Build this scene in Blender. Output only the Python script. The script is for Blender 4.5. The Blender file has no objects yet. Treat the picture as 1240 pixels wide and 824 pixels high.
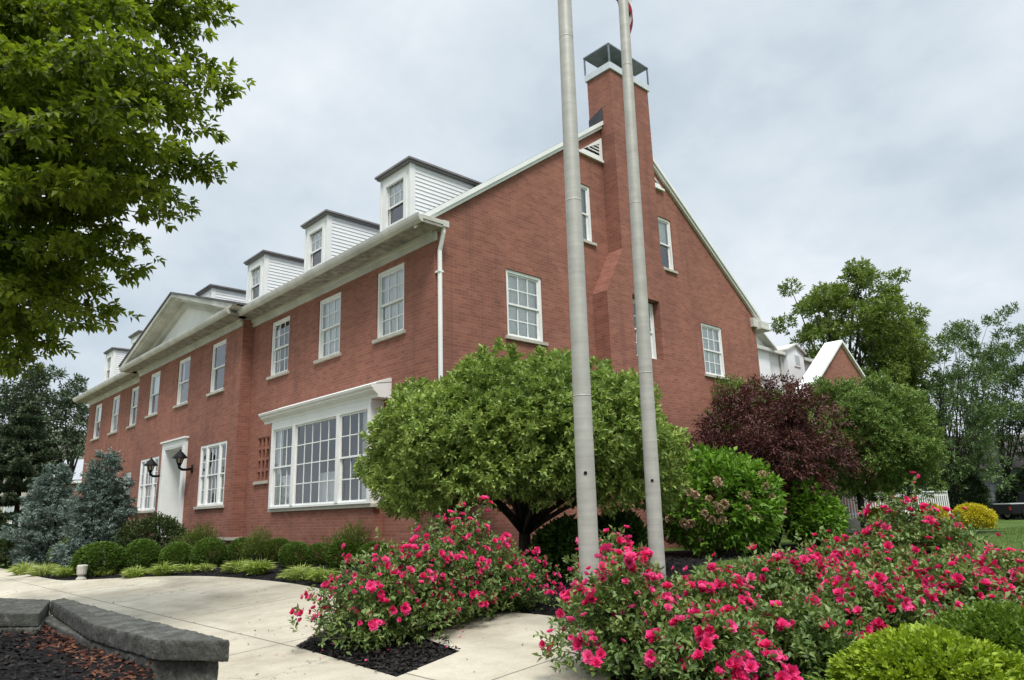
import bpy, math, random
import numpy as np
from mathutils import Vector, Matrix
from mathutils.geometry import tessellate_polygon

random.seed(7)
rng = np.random.default_rng(11)
S = bpy.context.scene
COL = S.collection
R = math.radians

# ------------------------------------------------------------------ camera geometry (solved from the photograph)
F = 871.0; PW, PH = 1240.0, 824.0
YAW, PITCH, ROLL = R(46.718), R(13.533), R(-1.767)
CAM = np.array([11.951, -9.002, 0.266])
fw = np.array([-math.sin(YAW)*math.cos(PITCH), math.cos(YAW)*math.cos(PITCH), math.sin(PITCH)])
r_ = np.cross(fw, [0, 0, 1]); r_ /= np.linalg.norm(r_); u_ = np.cross(r_, fw)
rx_ = math.cos(ROLL)*r_ + math.sin(ROLL)*u_
ux_ = -math.sin(ROLL)*r_ + math.cos(ROLL)*u_

def ray(px, py): return fw + rx_*(px-PW/2)/F - ux_*(py-PH/2)/F
def at(px, py, w): return CAM + ray(px, py)*w
def depth(p): return float((np.array(p)-CAM) @ fw)
def gz(x, y):
    z = -1.33 + 0.07*(np.clip(y, -30, -0.5)+9)
    return z - 0.012*np.maximum(np.asarray(y, float)-14, 0)
def ground(px, py):
    d = ray(px, py); t = 1.0
    while t < 90:
        p = CAM + d*t
        if p[2] < gz(p[0], p[1]): return p
        t += 0.02
    return p
def hitz(px, py, z):
    d = ray(px, py); return CAM + d*((z-CAM[2])/d[2])
def hity(px, py, y):
    d = ray(px, py); return CAM + d*((y-CAM[1])/d[1])
def under(px, w):
    """point on the ground at depth w in the direction of image column px"""
    p = at(px, 620, w); p[2] = gz(p[0], p[1]); return p

# ------------------------------------------------------------------ materials
def newmat(name):
    m = bpy.data.materials.new(name); m.use_nodes = True
    nt = m.node_tree; nt.nodes.clear()
    out = nt.nodes.new('ShaderNodeOutputMaterial')
    return m, nt, out
def N(nt, typ, **kw):
    n = nt.nodes.new(typ)
    for k, v in kw.items():
        if k.startswith('i_'): n.inputs[k[2:].replace('_', ' ')].default_value = v
        else: setattr(n, k, v)
    return n
def ramp(nt, fac, stops, interp='LINEAR'):
    n = nt.nodes.new('ShaderNodeValToRGB'); n.color_ramp.interpolation = interp
    e = n.color_ramp.elements
    while len(e) < len(stops): e.new(0.5)
    for el, (p, c) in zip(e, stops):
        el.position = p; el.color = (*c, 1) if len(c) == 3 else c
    nt.links.new(fac, n.inputs['Fac']); return n.outputs['Color']
def mixc(nt, fac, a, b, mode='MIX'):
    n = nt.nodes.new('ShaderNodeMix'); n.data_type = 'RGBA'; n.blend_type = mode
    for sock, v in ((n.inputs[0], fac), (n.inputs[6], a), (n.inputs[7], b)):
        if hasattr(v, 'is_output'): nt.links.new(v, sock)
        elif isinstance(v, (int, float)): sock.default_value = v
        else: sock.default_value = (*v, 1)
    return n.outputs[2]
def math_(nt, op, a, b=None, c=None):
    n = nt.nodes.new('ShaderNodeMath'); n.operation = op
    for i, v in enumerate((a, b, c)):
        if v is None: continue
        if hasattr(v, 'is_output'): nt.links.new(v, n.inputs[i])
        else: n.inputs[i].default_value = v
    return n.outputs[0]
def noise(nt, vec, scale, detail=4, rough=0.55):
    n = N(nt, 'ShaderNodeTexNoise'); n.inputs['Scale'].default_value = scale
    n.inputs['Detail'].default_value = detail; n.inputs['Roughness'].default_value = rough
    if vec is not None: nt.links.new(vec, n.inputs['Vector'])
    return n.outputs['Fac']
def coords(nt): return N(nt, 'ShaderNodeNewGeometry').outputs['Position']
def bump(nt, h, strength, dist):
    n = N(nt, 'ShaderNodeBump'); n.inputs['Strength'].default_value = strength; n.inputs['Distance'].default_value = dist
    nt.links.new(h, n.inputs['Height']); return n.outputs['Normal']

def plain(name, c, rough=0.6, var=0.12, scale=3.0, metal=0.0, bumps=0.0, bscale=40, spec=0.4):
    m, nt, out = newmat(name)
    p = N(nt, 'ShaderNodeBsdfPrincipled'); pos = coords(nt)
    f = noise(nt, pos, scale)
    a = tuple(x*(1-var) for x in c); b = tuple(min(1, x*(1+var)) for x in c)
    nt.links.new(ramp(nt, f, [(0.3, a), (0.7, b)]), p.inputs['Base Color'])
    p.inputs['Roughness'].default_value = rough; p.inputs['Metallic'].default_value = metal
    p.inputs['Specular IOR Level'].default_value = spec
    if bumps:
        nt.links.new(bump(nt, noise(nt, pos, bscale, 5), bumps, 0.02), p.inputs['Normal'])
    nt.links.new(p.outputs[0], out.inputs[0]); return m

def leafmat(name, cols, trans=0.3, rough=0.5, spec=0.35, nscale=0.6):
    """cols: stops over a per-leaf random value; a slow noise shifts whole patches of the plant"""
    m, nt, out = newmat(name)
    g = N(nt, 'ShaderNodeNewGeometry')
    rnd = g.outputs['Random Per Island']
    n = noise(nt, g.outputs['Position'], nscale, 2)
    f = math_(nt, 'ADD', math_(nt, 'MULTIPLY', rnd, 0.65), math_(nt, 'MULTIPLY', math_(nt, 'SUBTRACT', n, 0.3), 0.8))
    k = len(cols)
    c = ramp(nt, f, [((i+0.15)/(k-0.7), q) for i, q in enumerate(cols)])
    p = N(nt, 'ShaderNodeBsdfPrincipled'); nt.links.new(c, p.inputs['Base Color'])
    p.inputs['Roughness'].default_value = rough; p.inputs['Specular IOR Level'].default_value = spec
    t = N(nt, 'ShaderNodeBsdfTranslucent')
    nt.links.new(mixc(nt, 0.6, c, (0.9, 1.0, 0.35), 'MULTIPLY'), t.inputs['Color'])
    mx = N(nt, 'ShaderNodeMixShader'); mx.inputs[0].default_value = trans
    nt.links.new(p.outputs[0], mx.inputs[1]); nt.links.new(t.outputs[0], mx.inputs[2])
    nt.links.new(mx.outputs[0], out.inputs[0]); return m

def brickmat():
    m, nt, out = newmat('red_brick'); pos = coords(nt)
    sx = N(nt, 'ShaderNodeSeparateXYZ'); nt.links.new(pos, sx.inputs[0])
    cx = N(nt, 'ShaderNodeCombineXYZ')
    nt.links.new(math_(nt, 'ADD', sx.outputs[0], sx.outputs[1]), cx.inputs[0]); nt.links.new(sx.outputs[2], cx.inputs[1])
    b = N(nt, 'ShaderNodeTexBrick'); b.offset = 0.5
    nt.links.new(cx.outputs[0], b.inputs['Vector'])
    b.inputs['Scale'].default_value = 1.0; b.inputs['Brick Width'].default_value = 0.215; b.inputs['Row Height'].default_value = 0.075
    b.inputs['Mortar Size'].default_value = 0.0065; b.inputs['Mortar Smooth'].default_value = 0.3; b.inputs['Bias'].default_value = 0.0
    b.inputs['Color1'].default_value = (0.315, 0.132, 0.093, 1); b.inputs['Color2'].default_value = (0.235, 0.094, 0.067, 1)
    b.inputs['Mortar'].default_value = (0.30, 0.18, 0.14, 1)
    big = noise(nt, pos, 0.35, 4, 0.6); mid = noise(nt, pos, 2.3, 4, 0.65)
    c = mixc(nt, 1.0, b.outputs['Color'], ramp(nt, big, [(0.3, (0.80, 0.77, 0.77)), (0.7, (1.14, 1.10, 1.08))]), 'MULTIPLY')
    c = mixc(nt, 1.0, c, ramp(nt, mid, [(0.3, (0.93, 0.92, 0.92)), (0.72, (1.08, 1.08, 1.07))]), 'MULTIPLY')
    mq = N(nt, 'ShaderNodeMapping'); mq.inputs['Scale'].default_value = (0.5, 0.5, 7); nt.links.new(pos, mq.inputs[0])
    hz = noise(nt, mq.outputs[0], 1.4, 5, 0.65)
    c = mixc(nt, 1.0, c, ramp(nt, hz, [(0.32, (0.92, 0.91, 0.90)), (0.5, (1.0, 1.0, 1.0)), (0.7, (1.08, 1.10, 1.11))]), 'MULTIPLY')
    # rain streaks and pale efflorescence low on the walls
    mp = N(nt, 'ShaderNodeMapping'); mp.inputs['Scale'].default_value = (2.2, 2.2, 0.12); nt.links.new(pos, mp.inputs[0])
    st = noise(nt, mp.outputs[0], 1.6, 5, 0.6)
    c = mixc(nt, ramp(nt, st, [(0.53, (0, 0, 0)), (0.75, (0.5, 0.5, 0.5))]), c, (0.13, 0.065, 0.05))
    eff = noise(nt, pos, 0.9, 6, 0.7)
    c = mixc(nt, ramp(nt, eff, [(0.58, (0, 0, 0)), (0.76, (0.2, 0.2, 0.2))]), c, (0.40, 0.24, 0.19))
    p = N(nt, 'ShaderNodeBsdfPrincipled'); nt.links.new(c, p.inputs['Base Color']); p.inputs['Roughness'].default_value = 0.85
    p.inputs['Specular IOR Level'].default_value = 0.25
    h = math_(nt, 'ADD', math_(nt, 'MULTIPLY', b.outputs['Fac'], -1.0), math_(nt, 'MULTIPLY', noise(nt, pos, 30, 3), 0.6))
    nt.links.new(bump(nt, h, 0.5, 0.012), p.inputs['Normal'])
    nt.links.new(p.outputs[0], out.inputs[0]); return m

def glassmat():
    m, nt, out = newmat('window_glass')
    gl = N(nt, 'ShaderNodeBsdfGlossy'); gl.inputs['Roughness'].default_value = 0.015; gl.inputs['Color'].default_value = (0.95, 0.97, 1, 1)
    pos = coords(nt)
    nt.links.new(bump(nt, noise(nt, pos, 1.7, 2), 0.06, 0.05), gl.inputs['Normal'])
    tr = N(nt, 'ShaderNodeBsdfTransparent'); tr.inputs['Color'].default_value = (0.99, 1.0, 0.99, 1)
    fr = N(nt, 'ShaderNodeFresnel'); fr.inputs['IOR'].default_value = 1.5
    mx = N(nt, 'ShaderNodeMixShader')
    nt.links.new(math_(nt, 'ADD', fr.outputs[0], 0.10), mx.inputs[0]); nt.links.new(tr.outputs[0], mx.inputs[1]); nt.links.new(gl.outputs[0], mx.inputs[2])
    nt.links.new(mx.outputs[0], out.inputs[0]); return m

def concretemat():
    m, nt, out = newmat('concrete_paving'); pos = coords(nt)
    big = noise(nt, pos, 0.55, 5, 0.6); fine = noise(nt, pos, 55, 4, 0.7)
    c = ramp(nt, big, [(0.28, (0.37, 0.325, 0.245)), (0.5, (0.47, 0.42, 0.325)), (0.7, (0.54, 0.49, 0.395))])
    c = mixc(nt, 1.0, c, ramp(nt, fine, [(0.3, (0.86, 0.86, 0.86)), (0.7, (1.1, 1.1, 1.1))]), 'MULTIPLY')
    mp = N(nt, 'ShaderNodeMapping'); mp.inputs['Scale'].default_value = (0.35, 1.1, 1); nt.links.new(pos, mp.inputs[0])
    stain = noise(nt, mp.outputs[0], 0.9, 3, 0.5)
    c = mixc(nt, ramp(nt, stain, [(0.52, (0, 0, 0)), (0.70, (0.55, 0.55, 0.55))]), c, (0.20, 0.178, 0.14))
    spots = noise(nt, pos, 9, 6, 0.75)
    mott = noise(nt, pos, 3.2, 6, 0.7)
    c = mixc(nt, 1.0, c, ramp(nt, mott, [(0.3, (0.82, 0.81, 0.80)), (0.55, (1.0, 1.0, 1.0)), (0.75, (1.06, 1.06, 1.05))]), 'MULTIPLY')
    c = mixc(nt, ramp(nt, spots, [(0.66, (0, 0, 0)), (0.74, (0.6, 0.6, 0.6))]), c, (0.2, 0.18, 0.15))
    # saw-cut joints, square to the building
    s = N(nt, 'ShaderNodeSeparateXYZ'); nt.links.new(pos, s.inputs[0])
    wob = math_(nt, 'MULTIPLY', math_(nt, 'SUBTRACT', noise(nt, pos, 3, 3), 0.5), 0.018)
    def line(sock, v, w=0.011):
        return math_(nt, 'LESS_THAN', math_(nt, 'ABSOLUTE', math_(nt, 'SUBTRACT', math_(nt, 'ADD', sock, wob), v)), w)
    X, Y = s.outputs[0], s.outputs[1]
    j = None
    for sock, v in ((Y, -5.2), (Y, -7.9), (X, 4.12), (X, 0.95), (X, -2.2), (X, -5.35), (X, -8.5), (X, -11.65), (X, -14.8), (X, 7.3)):
        l = line(sock, v); j = l if j is None else math_(nt, 'MAXIMUM', j, l)
    c = mixc(nt, math_(nt, 'MULTIPLY', j, 0.8), c, (0.11, 0.095, 0.075))
    # hairline cracks
    vo = N(nt, 'ShaderNodeTexVoronoi'); vo.feature = 'DISTANCE_TO_EDGE'; vo.inputs['Scale'].default_value = 0.42
    wv = N(nt, 'ShaderNodeVectorMath'); wv.operation = 'ADD'; nt.links.new(pos, wv.inputs[0])
    nv = N(nt, 'ShaderNodeTexNoise'); nv.inputs['Scale'].default_value = 2.5; nv.inputs['Detail'].default_value = 5; nt.links.new(pos, nv.inputs['Vector']); nt.links.new(nv.outputs['Color'], wv.inputs[1]); nt.links.new(wv.outputs[0], vo.inputs['Vector'])
    crk = math_(nt, 'MULTIPLY', math_(nt, 'LESS_THAN', vo.outputs['Distance'], 0.0035), math_(nt, 'GREATER_THAN', noise(nt, pos, 0.45, 2), 0.55))
    c = mixc(nt, math_(nt, 'MULTIPLY', crk, 0.55), c, (0.12, 0.10, 0.08))
    p = N(nt, 'ShaderNodeBsdfPrincipled'); nt.links.new(c, p.inputs['Base Color']); p.inputs['Roughness'].default_value = 0.9
    p.inputs['Specular IOR Level'].default_value = 0.25
    h = math_(nt, 'SUBTRACT', math_(nt, 'MULTIPLY', fine, 0.3), j)
    nt.links.new(bump(nt, h, 0.4, 0.01), p.inputs['Normal'])
    nt.links.new(p.outputs[0], out.inputs[0]); return m

def groundmat(name, stops, scale, bscale, bstr, bdist):
    m, nt, out = newmat(name); pos = coords(nt)
    f = noise(nt, pos, scale, 8, 0.7); c = ramp(nt, f, stops)
    c = mixc(nt, 1.0, c, ramp(nt, noise(nt, pos, 0.5, 4), [(0.3, (0.8, 0.8, 0.8)), (0.7, (1.2, 1.2, 1.15))]), 'MULTIPLY')
    p = N(nt, 'ShaderNodeBsdfPrincipled'); nt.links.new(c, p.inputs['Base Color']); p.inputs['Roughness'].default_value = 0.95
    p.inputs['Specular IOR Level'].default_value = 0.15
    nt.links.new(bump(nt, noise(nt, pos, bscale, 6, 0.7), bstr, bdist), p.inputs['Normal'])
    nt.links.new(p.outputs[0], out.inputs[0]); return m

def stonemat():
    m, nt, out = newmat('weathered_stone'); pos = coords(nt)
    f = noise(nt, pos, 6, 8, 0.7)
    c = ramp(nt, f, [(0.3, (0.022, 0.022, 0.02)), (0.5, (0.06, 0.059, 0.052)), (0.74, (0.14, 0.137, 0.122))])
    g = noise(nt, pos, 45, 4, 0.7)
    c = mixc(nt, 1.0, c, ramp(nt, g, [(0.3, (0.5, 0.5, 0.5)), (0.7, (1.55, 1.55, 1.5))]), 'MULTIPLY')
    lic = noise(nt, pos, 14, 4, 0.6)
    c = mixc(nt, ramp(nt, lic, [(0.62, (0, 0, 0)), (0.70, (0.45, 0.45, 0.45))]), c, (0.23, 0.23, 0.20))
    moss = noise(nt, pos, 2.2, 5, 0.6)
    c = mixc(nt, ramp(nt, moss, [(0.5, (0, 0, 0)), (0.7, (0.5, 0.5, 0.5))]), c, (0.06, 0.065, 0.045))
    p = N(nt, 'ShaderNodeBsdfPrincipled'); nt.links.new(c, p.inputs['Base Color']); p.inputs['Roughness'].default_value = 0.92
    nt.links.new(bump(nt, math_(nt, 'ADD', f, math_(nt, 'MULTIPLY', g, 0.4)), 1.0, 0.02), p.inputs['Normal'])
    nt.links.new(p.outputs[0], out.inputs[0]); return m

def shinglemat(name, c):
    m, nt, out = newmat(name); pos = coords(nt)
    s = N(nt, 'ShaderNodeSeparateXYZ'); nt.links.new(pos, s.inputs[0])
    cb = N(nt, 'ShaderNodeCombineXYZ'); nt.links.new(s.outputs[0], cb.inputs[0]); nt.links.new(s.outputs[1], cb.inputs[1])
    b = N(nt, 'ShaderNodeTexBrick'); nt.links.new(cb.outputs[0], b.inputs['Vector'])
    b.inputs['Scale'].default_value = 1; b.inputs['Brick Width'].default_value = 0.3; b.inputs['Row Height'].default_value = 0.13; b.inputs['Mortar Size'].default_value = 0.008
    b.inputs['Color1'].default_value = (*[x*1.2 for x in c], 1); b.inputs['Color2'].default_value = (*[x*0.75 for x in c], 1); b.inputs['Mortar'].default_value = (*[x*0.3 for x in c], 1)
    p = N(nt, 'ShaderNodeBsdfPrincipled'); nt.links.new(b.outputs['Color'], p.inputs['Base Color']); p.inputs['Roughness'].default_value = 0.9
    nt.links.new(bump(nt, b.outputs['Fac'], -0.5, 0.02), p.inputs['Normal'])
    nt.links.new(p.outputs[0], out.inputs[0]); return m

def polemat():
    m, nt, out = newmat('brushed_pole_metal'); pos = coords(nt)
    mp = N(nt, 'ShaderNodeMapping'); mp.inputs['Scale'].default_value = (0.6, 0.6, 14); nt.links.new(pos, mp.inputs[0])
    rings = noise(nt, mp.outputs[0], 1.3, 5, 0.7); sp = noise(nt, pos, 6, 4)
    c = ramp(nt, rings, [(0.3, (0.38, 0.365, 0.325)), (0.7, (0.47, 0.455, 0.41))])
    c = mixc(nt, 1.0, c, ramp(nt, sp, [(0.3, (0.88, 0.88, 0.87)), (0.7, (1.08, 1.08, 1.08))]), 'MULTIPLY')
    p = N(nt, 'ShaderNodeBsdfPrincipled'); nt.links.new(c, p.inputs['Base Color'])
    p.inputs['Metallic'].default_value = 0.15; p.inputs['Roughness'].default_value = 0.5
    nt.links.new(p.outputs[0], out.inputs[0]); return m

M = {}
M['brick'] = brickmat(); M['glass'] = glassmat(); M['concrete'] = concretemat(); M['stone'] = stonemat(); M['pole'] = polemat()
M['white'] = plain('white_paint', (0.78, 0.78, 0.76), 0.5, 0.05, 2.0)
M['siding'] = plain('white_siding', (0.76, 0.77, 0.77), 0.5, 0.04, 2.0)
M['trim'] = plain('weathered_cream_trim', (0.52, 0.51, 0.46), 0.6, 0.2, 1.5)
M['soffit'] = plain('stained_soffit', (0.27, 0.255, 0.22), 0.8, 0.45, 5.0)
M['sill'] = plain('limestone_sill', (0.45, 0.42, 0.36), 0.85, 0.15, 6.0, bumps=0.3)
M['curtain'] = plain('sheer_curtain', (0.87, 0.89, 0.90), 0.9, 0.06, 6.0)
M['shade'] = plain('grey_roller_blind', (0.42, 0.45, 0.47), 0.9, 0.05, 4.0)
M['inside'] = plain('dark_interior', (0.10, 0.095, 0.085), 0.9, 0.1)
M['roof'] = shinglemat('grey_shingles', (0.10, 0.10, 0.105))
M['roofdark'] = plain('dormer_roof_metal', (0.19, 0.18, 0.18), 0.6, 0.15)
M['black'] = plain('black_iron', (0.007, 0.007, 0.008), 0.6, 0.1, spec=0.15)
M['flash'] = plain('dark_flashing', (0.045, 0.047, 0.055), 0.6, 0.25)
M['hood'] = plain('galvanised_hood', (0.22, 0.24, 0.26), 0.45, 0.2, 5, metal=0.5)
M['capband'] = plain('galvanised_band', (0.60, 0.63, 0.65), 0.4, 0.08, 5, metal=0.2)
M['bark'] = plain('dark_bark', (0.055, 0.045, 0.036), 0.95, 0.35, 9, bumps=0.8, bscale=25)
M['barkgrey'] = plain('grey_bark', (0.11, 0.10, 0.088), 0.95, 0.3, 9, bumps=0.8, bscale=25)
M['twig'] = plain('green_brown_cane', (0.085, 0.085, 0.045), 0.8, 0.3, 9)
M['mulch'] = groundmat('black_mulch', [(0.3, (0.006, 0.0055, 0.006)), (0.6, (0.018, 0.016, 0.016)), (0.8, (0.04, 0.034, 0.03))], 22, 30, 1.0, 0.05)
M['chip'] = leafmat('mulch_chips', [(0.006, 0.0055, 0.006), (0.016, 0.014, 0.014), (0.045, 0.036, 0.03)], 0.0, 0.9, 0.2)
M['redchip'] = leafmat('faded_red_chips', [(0.045, 0.0176, 0.012), (0.1125, 0.04, 0.024), (0.195, 0.104, 0.056)], 0.0, 0.9, 0.2)
M['grass'] = groundmat('lawn_ground', [(0.3, (0.05, 0.085, 0.018)), (0.6, (0.09, 0.14, 0.03)), (0.8, (0.13, 0.17, 0.05))], 9, 40, 0.8, 0.03)
M['blade'] = leafmat('grass_blades', [(0.06, 0.11, 0.02), (0.10, 0.17, 0.035), (0.16, 0.22, 0.06)], 0.25)
M['planter_soil'] = groundmat('planter_mulch', [(0.3, (0.008, 0.007, 0.008)), (0.6, (0.02, 0.018, 0.018)), (0.8, (0.04, 0.03, 0.028))], 22, 30, 1.0, 0.05)
# foliage
M['maple'] = leafmat('big_tree_leaves', [(0.0681, 0.0982, 0.0108), (0.1212, 0.1684, 0.0151), (0.212, 0.2665, 0.0216), (0.2725, 0.3087, 0.0378)], 0.5, nscale=0.9)
M['maplebrown'] = leafmat('brown_seed_clusters', [(0.08, 0.03, 0.012), (0.17, 0.09, 0.03), (0.2, 0.15, 0.05)], 0.3)
M['round'] = leafmat('round_tree_leaves', [(0.1165, 0.1843, 0.0453), (0.2134, 0.3008, 0.0754), (0.3203, 0.4074, 0.1057), (0.4076, 0.4851, 0.1207)], 0.25)
M['roundb'] = leafmat('rear_round_tree_leaves', [(0.1, 0.1609, 0.0358), (0.1667, 0.2503, 0.0644), (0.2501, 0.3217, 0.0858)], 0.25)
M['redleaf'] = leafmat('red_maple_leaves', [(0.055, 0.0231, 0.0224), (0.1031, 0.033, 0.0317), (0.1787, 0.066, 0.0528)], 0.2, nscale=1.2)
M['hydra'] = leafmat('hydrangea_leaves', [(0.0776, 0.1552, 0.0186), (0.1397, 0.2639, 0.0279), (0.2173, 0.3881, 0.0466)], 0.3)
M['dryhead'] = leafmat('dry_flower_heads', [(0.2652, 0.1632, 0.1176), (0.4896, 0.3264, 0.2184), (0.6936, 0.5184, 0.3528)], 0.1)
M['box'] = leafmat('boxwood_leaves', [(0.0552, 0.1034, 0.0166), (0.1034, 0.1794, 0.0248), (0.1656, 0.2622, 0.0386)], 0.2)
M['loose'] = leafmat('loose_shrub_leaves', [(0.077, 0.11, 0.0198), (0.121, 0.165, 0.0275), (0.176, 0.22, 0.044)], 0.3)
M['darkshrub'] = leafmat('dark_shrub_leaves', [(0.026, 0.0455, 0.0156), (0.052, 0.078, 0.0234), (0.091, 0.1235, 0.026)], 0.2)
M['under'] = leafmat('shade_shrub_leaves', [(0.0432, 0.0864, 0.0173), (0.072, 0.144, 0.0288), (0.1296, 0.2448, 0.0432)], 0.25)
M['hosta'] = leafmat('variegated_leaves', [(0.2063, 0.3036, 0.0446), (0.3712, 0.4554, 0.0891), (0.6325, 0.6325, 0.3564)], 0.25)
M['lime'] = leafmat('lime_shrub_leaves', [(0.161, 0.2392, 0.0156), (0.2818, 0.3828, 0.0234), (0.4025, 0.4945, 0.039)], 0.3)
M['green2'] = leafmat('mid_green_shrub_leaves', [(0.0729, 0.1275, 0.0144), (0.1296, 0.21, 0.0216), (0.1944, 0.285, 0.036)], 0.25)
M['rose'] = leafmat('rose_leaves', [(0.0619, 0.1107, 0.0305), (0.1169, 0.1818, 0.0491), (0.1787, 0.2609, 0.0653), (0.2338, 0.2055, 0.0762)], 0.22, 0.42)
M['yellow'] = leafmat('golden_shrub_leaves', [(0.39, 0.338, 0.013), (0.598, 0.494, 0.0195), (0.65, 0.572, 0.065)], 0.25)
M['spruce'] = leafmat('blue_spruce_needles', [(0.0825, 0.1232, 0.103), (0.165, 0.2233, 0.193), (0.2805, 0.3388, 0.3003)], 0.05)
M['pine'] = leafmat('dark_pine_needles', [(0.0488, 0.0731, 0.0406), (0.0894, 0.1219, 0.0683), (0.1463, 0.1869, 0.1057)], 0.1)
M['farleaf'] = leafmat('far_tree_leaves', [(0.1098, 0.1625, 0.033), (0.1856, 0.2519, 0.057), (0.27, 0.325, 0.0826)], 0.3)
M['farleaf2'] = leafmat('far_grey_green_leaves', [(0.0654, 0.1123, 0.0386), (0.1177, 0.1796, 0.0661), (0.1701, 0.2395, 0.0936)], 0.25)
M['yew'] = leafmat('dark_evergreen_leaves', [(0.0196, 0.0392, 0.0168), (0.0392, 0.0672, 0.028), (0.063, 0.098, 0.035)], 0.1)
def petalmat(name, a, b):
    m, nt, out = newmat(name); oi = N(nt, 'ShaderNodeObjectInfo'); g = N(nt, 'ShaderNodeNewGeometry')
    f = math_(nt, 'ADD', math_(nt, 'MULTIPLY', oi.outputs['Random'], 0.7), math_(nt, 'MULTIPLY', g.outputs['Random Per Island'], 0.3))
    c = ramp(nt, f, [(0.1, a), (0.6, b), (0.98, tuple(min(0.88, x+0.10) for x in b))])
    p = N(nt, 'ShaderNodeBsdfPrincipled'); nt.links.new(c, p.inputs['Base Color']); p.inputs['Roughness'].default_value = 0.55
    t = N(nt, 'ShaderNodeBsdfTranslucent'); nt.links.new(c, t.inputs['Color'])
    mx = N(nt, 'ShaderNodeMixShader'); mx.inputs[0].default_value = 0.3
    nt.links.new(p.outputs[0], mx.inputs[1]); nt.links.new(t.outputs[0], mx.inputs[2]); nt.links.new(mx.outputs[0], out.inputs[0]); return m
M['petal'] = petalmat('hot_pink_petals', (0.70, 0.012, 0.10), (0.87, 0.055, 0.26))

# ------------------------------------------------------------------ mesh builders
class MB:
    def __init__(s): s.v = []; s.f = []; s.m = []
    def add(s, vs, fs, mi=0):
        o = len(s.v); s.v += [tuple(map(float, p)) for p in vs]; s.f += [tuple(i+o for i in f) for f in fs]; s.m += [mi]*len(fs)
    def box(s, x0, x1, y0, y1, z0, z1, mi=0):
        s.add([(x0, y0, z0), (x1, y0, z0), (x1, y1, z0), (x0, y1, z0), (x0, y0, z1), (x1, y0, z1), (x1, y1, z1), (x0, y1, z1)],
              [(0, 3, 2, 1), (4, 5, 6, 7), (0, 1, 5, 4), (1, 2, 6, 5), (2, 3, 7, 6), (3, 0, 4, 7)], mi)
    def obox(s, O, A, B, C, a, b, c, mi=0):
        """box in a local frame: axes A,B,C with ranges a,b,c"""
        O, A, B, C = map(np.array, (O, A, B, C)); P = []
        for k in c:
            for i, j in ((0, 0), (1, 0), (1, 1), (0, 1)): P.append(O+A*a[i]+B*b[j]+C*k)
        flip = np.dot(np.cross(A, B), C) < 0
        fs = [(0, 3, 2, 1), (4, 5, 6, 7), (0, 1, 5, 4), (1, 2, 6, 5), (2, 3, 7, 6), (3, 0, 4, 7)]
        if flip: fs = [f[::-1] for f in fs]
        s.add(P, fs, mi)
    def prism(s, prof, d0, d1, fn, mi=0):
        """2-D profile swept from d0 to d1; fn(p,q,d) gives the 3-D point"""
        n = len(prof); P = [fn(p, q, d0) for p, q in prof]+[fn(p, q, d1) for p, q in prof]
        s.add(P, [tuple(range(n))[::-1], tuple(range(n, 2*n))]+[(i, (i+1) % n, n+(i+1) % n, n+i) for i in range(n)], mi)
    def tube(s, pts, rad, n=8, mi=0, cap=True):
        pts = [np.array(p, float) for p in pts]; o = len(s.v); k = len(pts)
        if not hasattr(rad, '__len__'): rad = [rad]*k
        t0 = pts[1]-pts[0]; a = np.cross(t0, [0.31, 0.17, 0.93]); a /= np.linalg.norm(a)+1e-9
        V = []
        for i, p in enumerate(pts):
            t = pts[min(i+1, k-1)]-pts[max(i-1, 0)]; t = t/(np.linalg.norm(t)+1e-9)
            a = a-t*(a@t); a /= np.linalg.norm(a)+1e-9; b = np.cross(t, a)
            for j in range(n):
                w = 2*math.pi*j/n; V.append(p+rad[i]*(a*math.cos(w)+b*math.sin(w)))
        Fs = [(i*n+j, i*n+(j+1) % n, (i+1)*n+(j+1) % n, (i+1)*n+j) for i in range(k-1) for j in range(n)]
        if cap: Fs += [tuple(range(n))[::-1], tuple(range((k-1)*n, k*n))]
        s.add(V, Fs, mi)
    def poly(s, pts, mi=0):
        s.add(pts, [tuple(range(len(pts)))], mi)
    def sheet(s, outer, holes, fn, mi=0):
        """flat polygon with holes (2-D), mapped by fn(u,v)"""
        loops = [[Vector((u, v, 0)) for u, v in L] for L in [outer]+holes]
        tris = tessellate_polygon(loops); P = [p for L in loops for p in L]
        s.add([fn(p.x, p.y) for p in P], [tuple(t) for t in tris], mi)
    def mesh(s, name, mats, org=(0, 0, 0), smooth=False):
        me = bpy.data.meshes.new(name)
        me.from_pydata([(x-org[0], y-org[1], z-org[2]) for x, y, z in s.v], [], s.f)
        for m in mats: me.materials.append(m)
        if len(mats) > 1: me.polygons.foreach_set('material_index', s.m)
        if smooth: me.polygons.foreach_set('use_smooth', [True]*len(me.polygons))
        me.update(); return me

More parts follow.
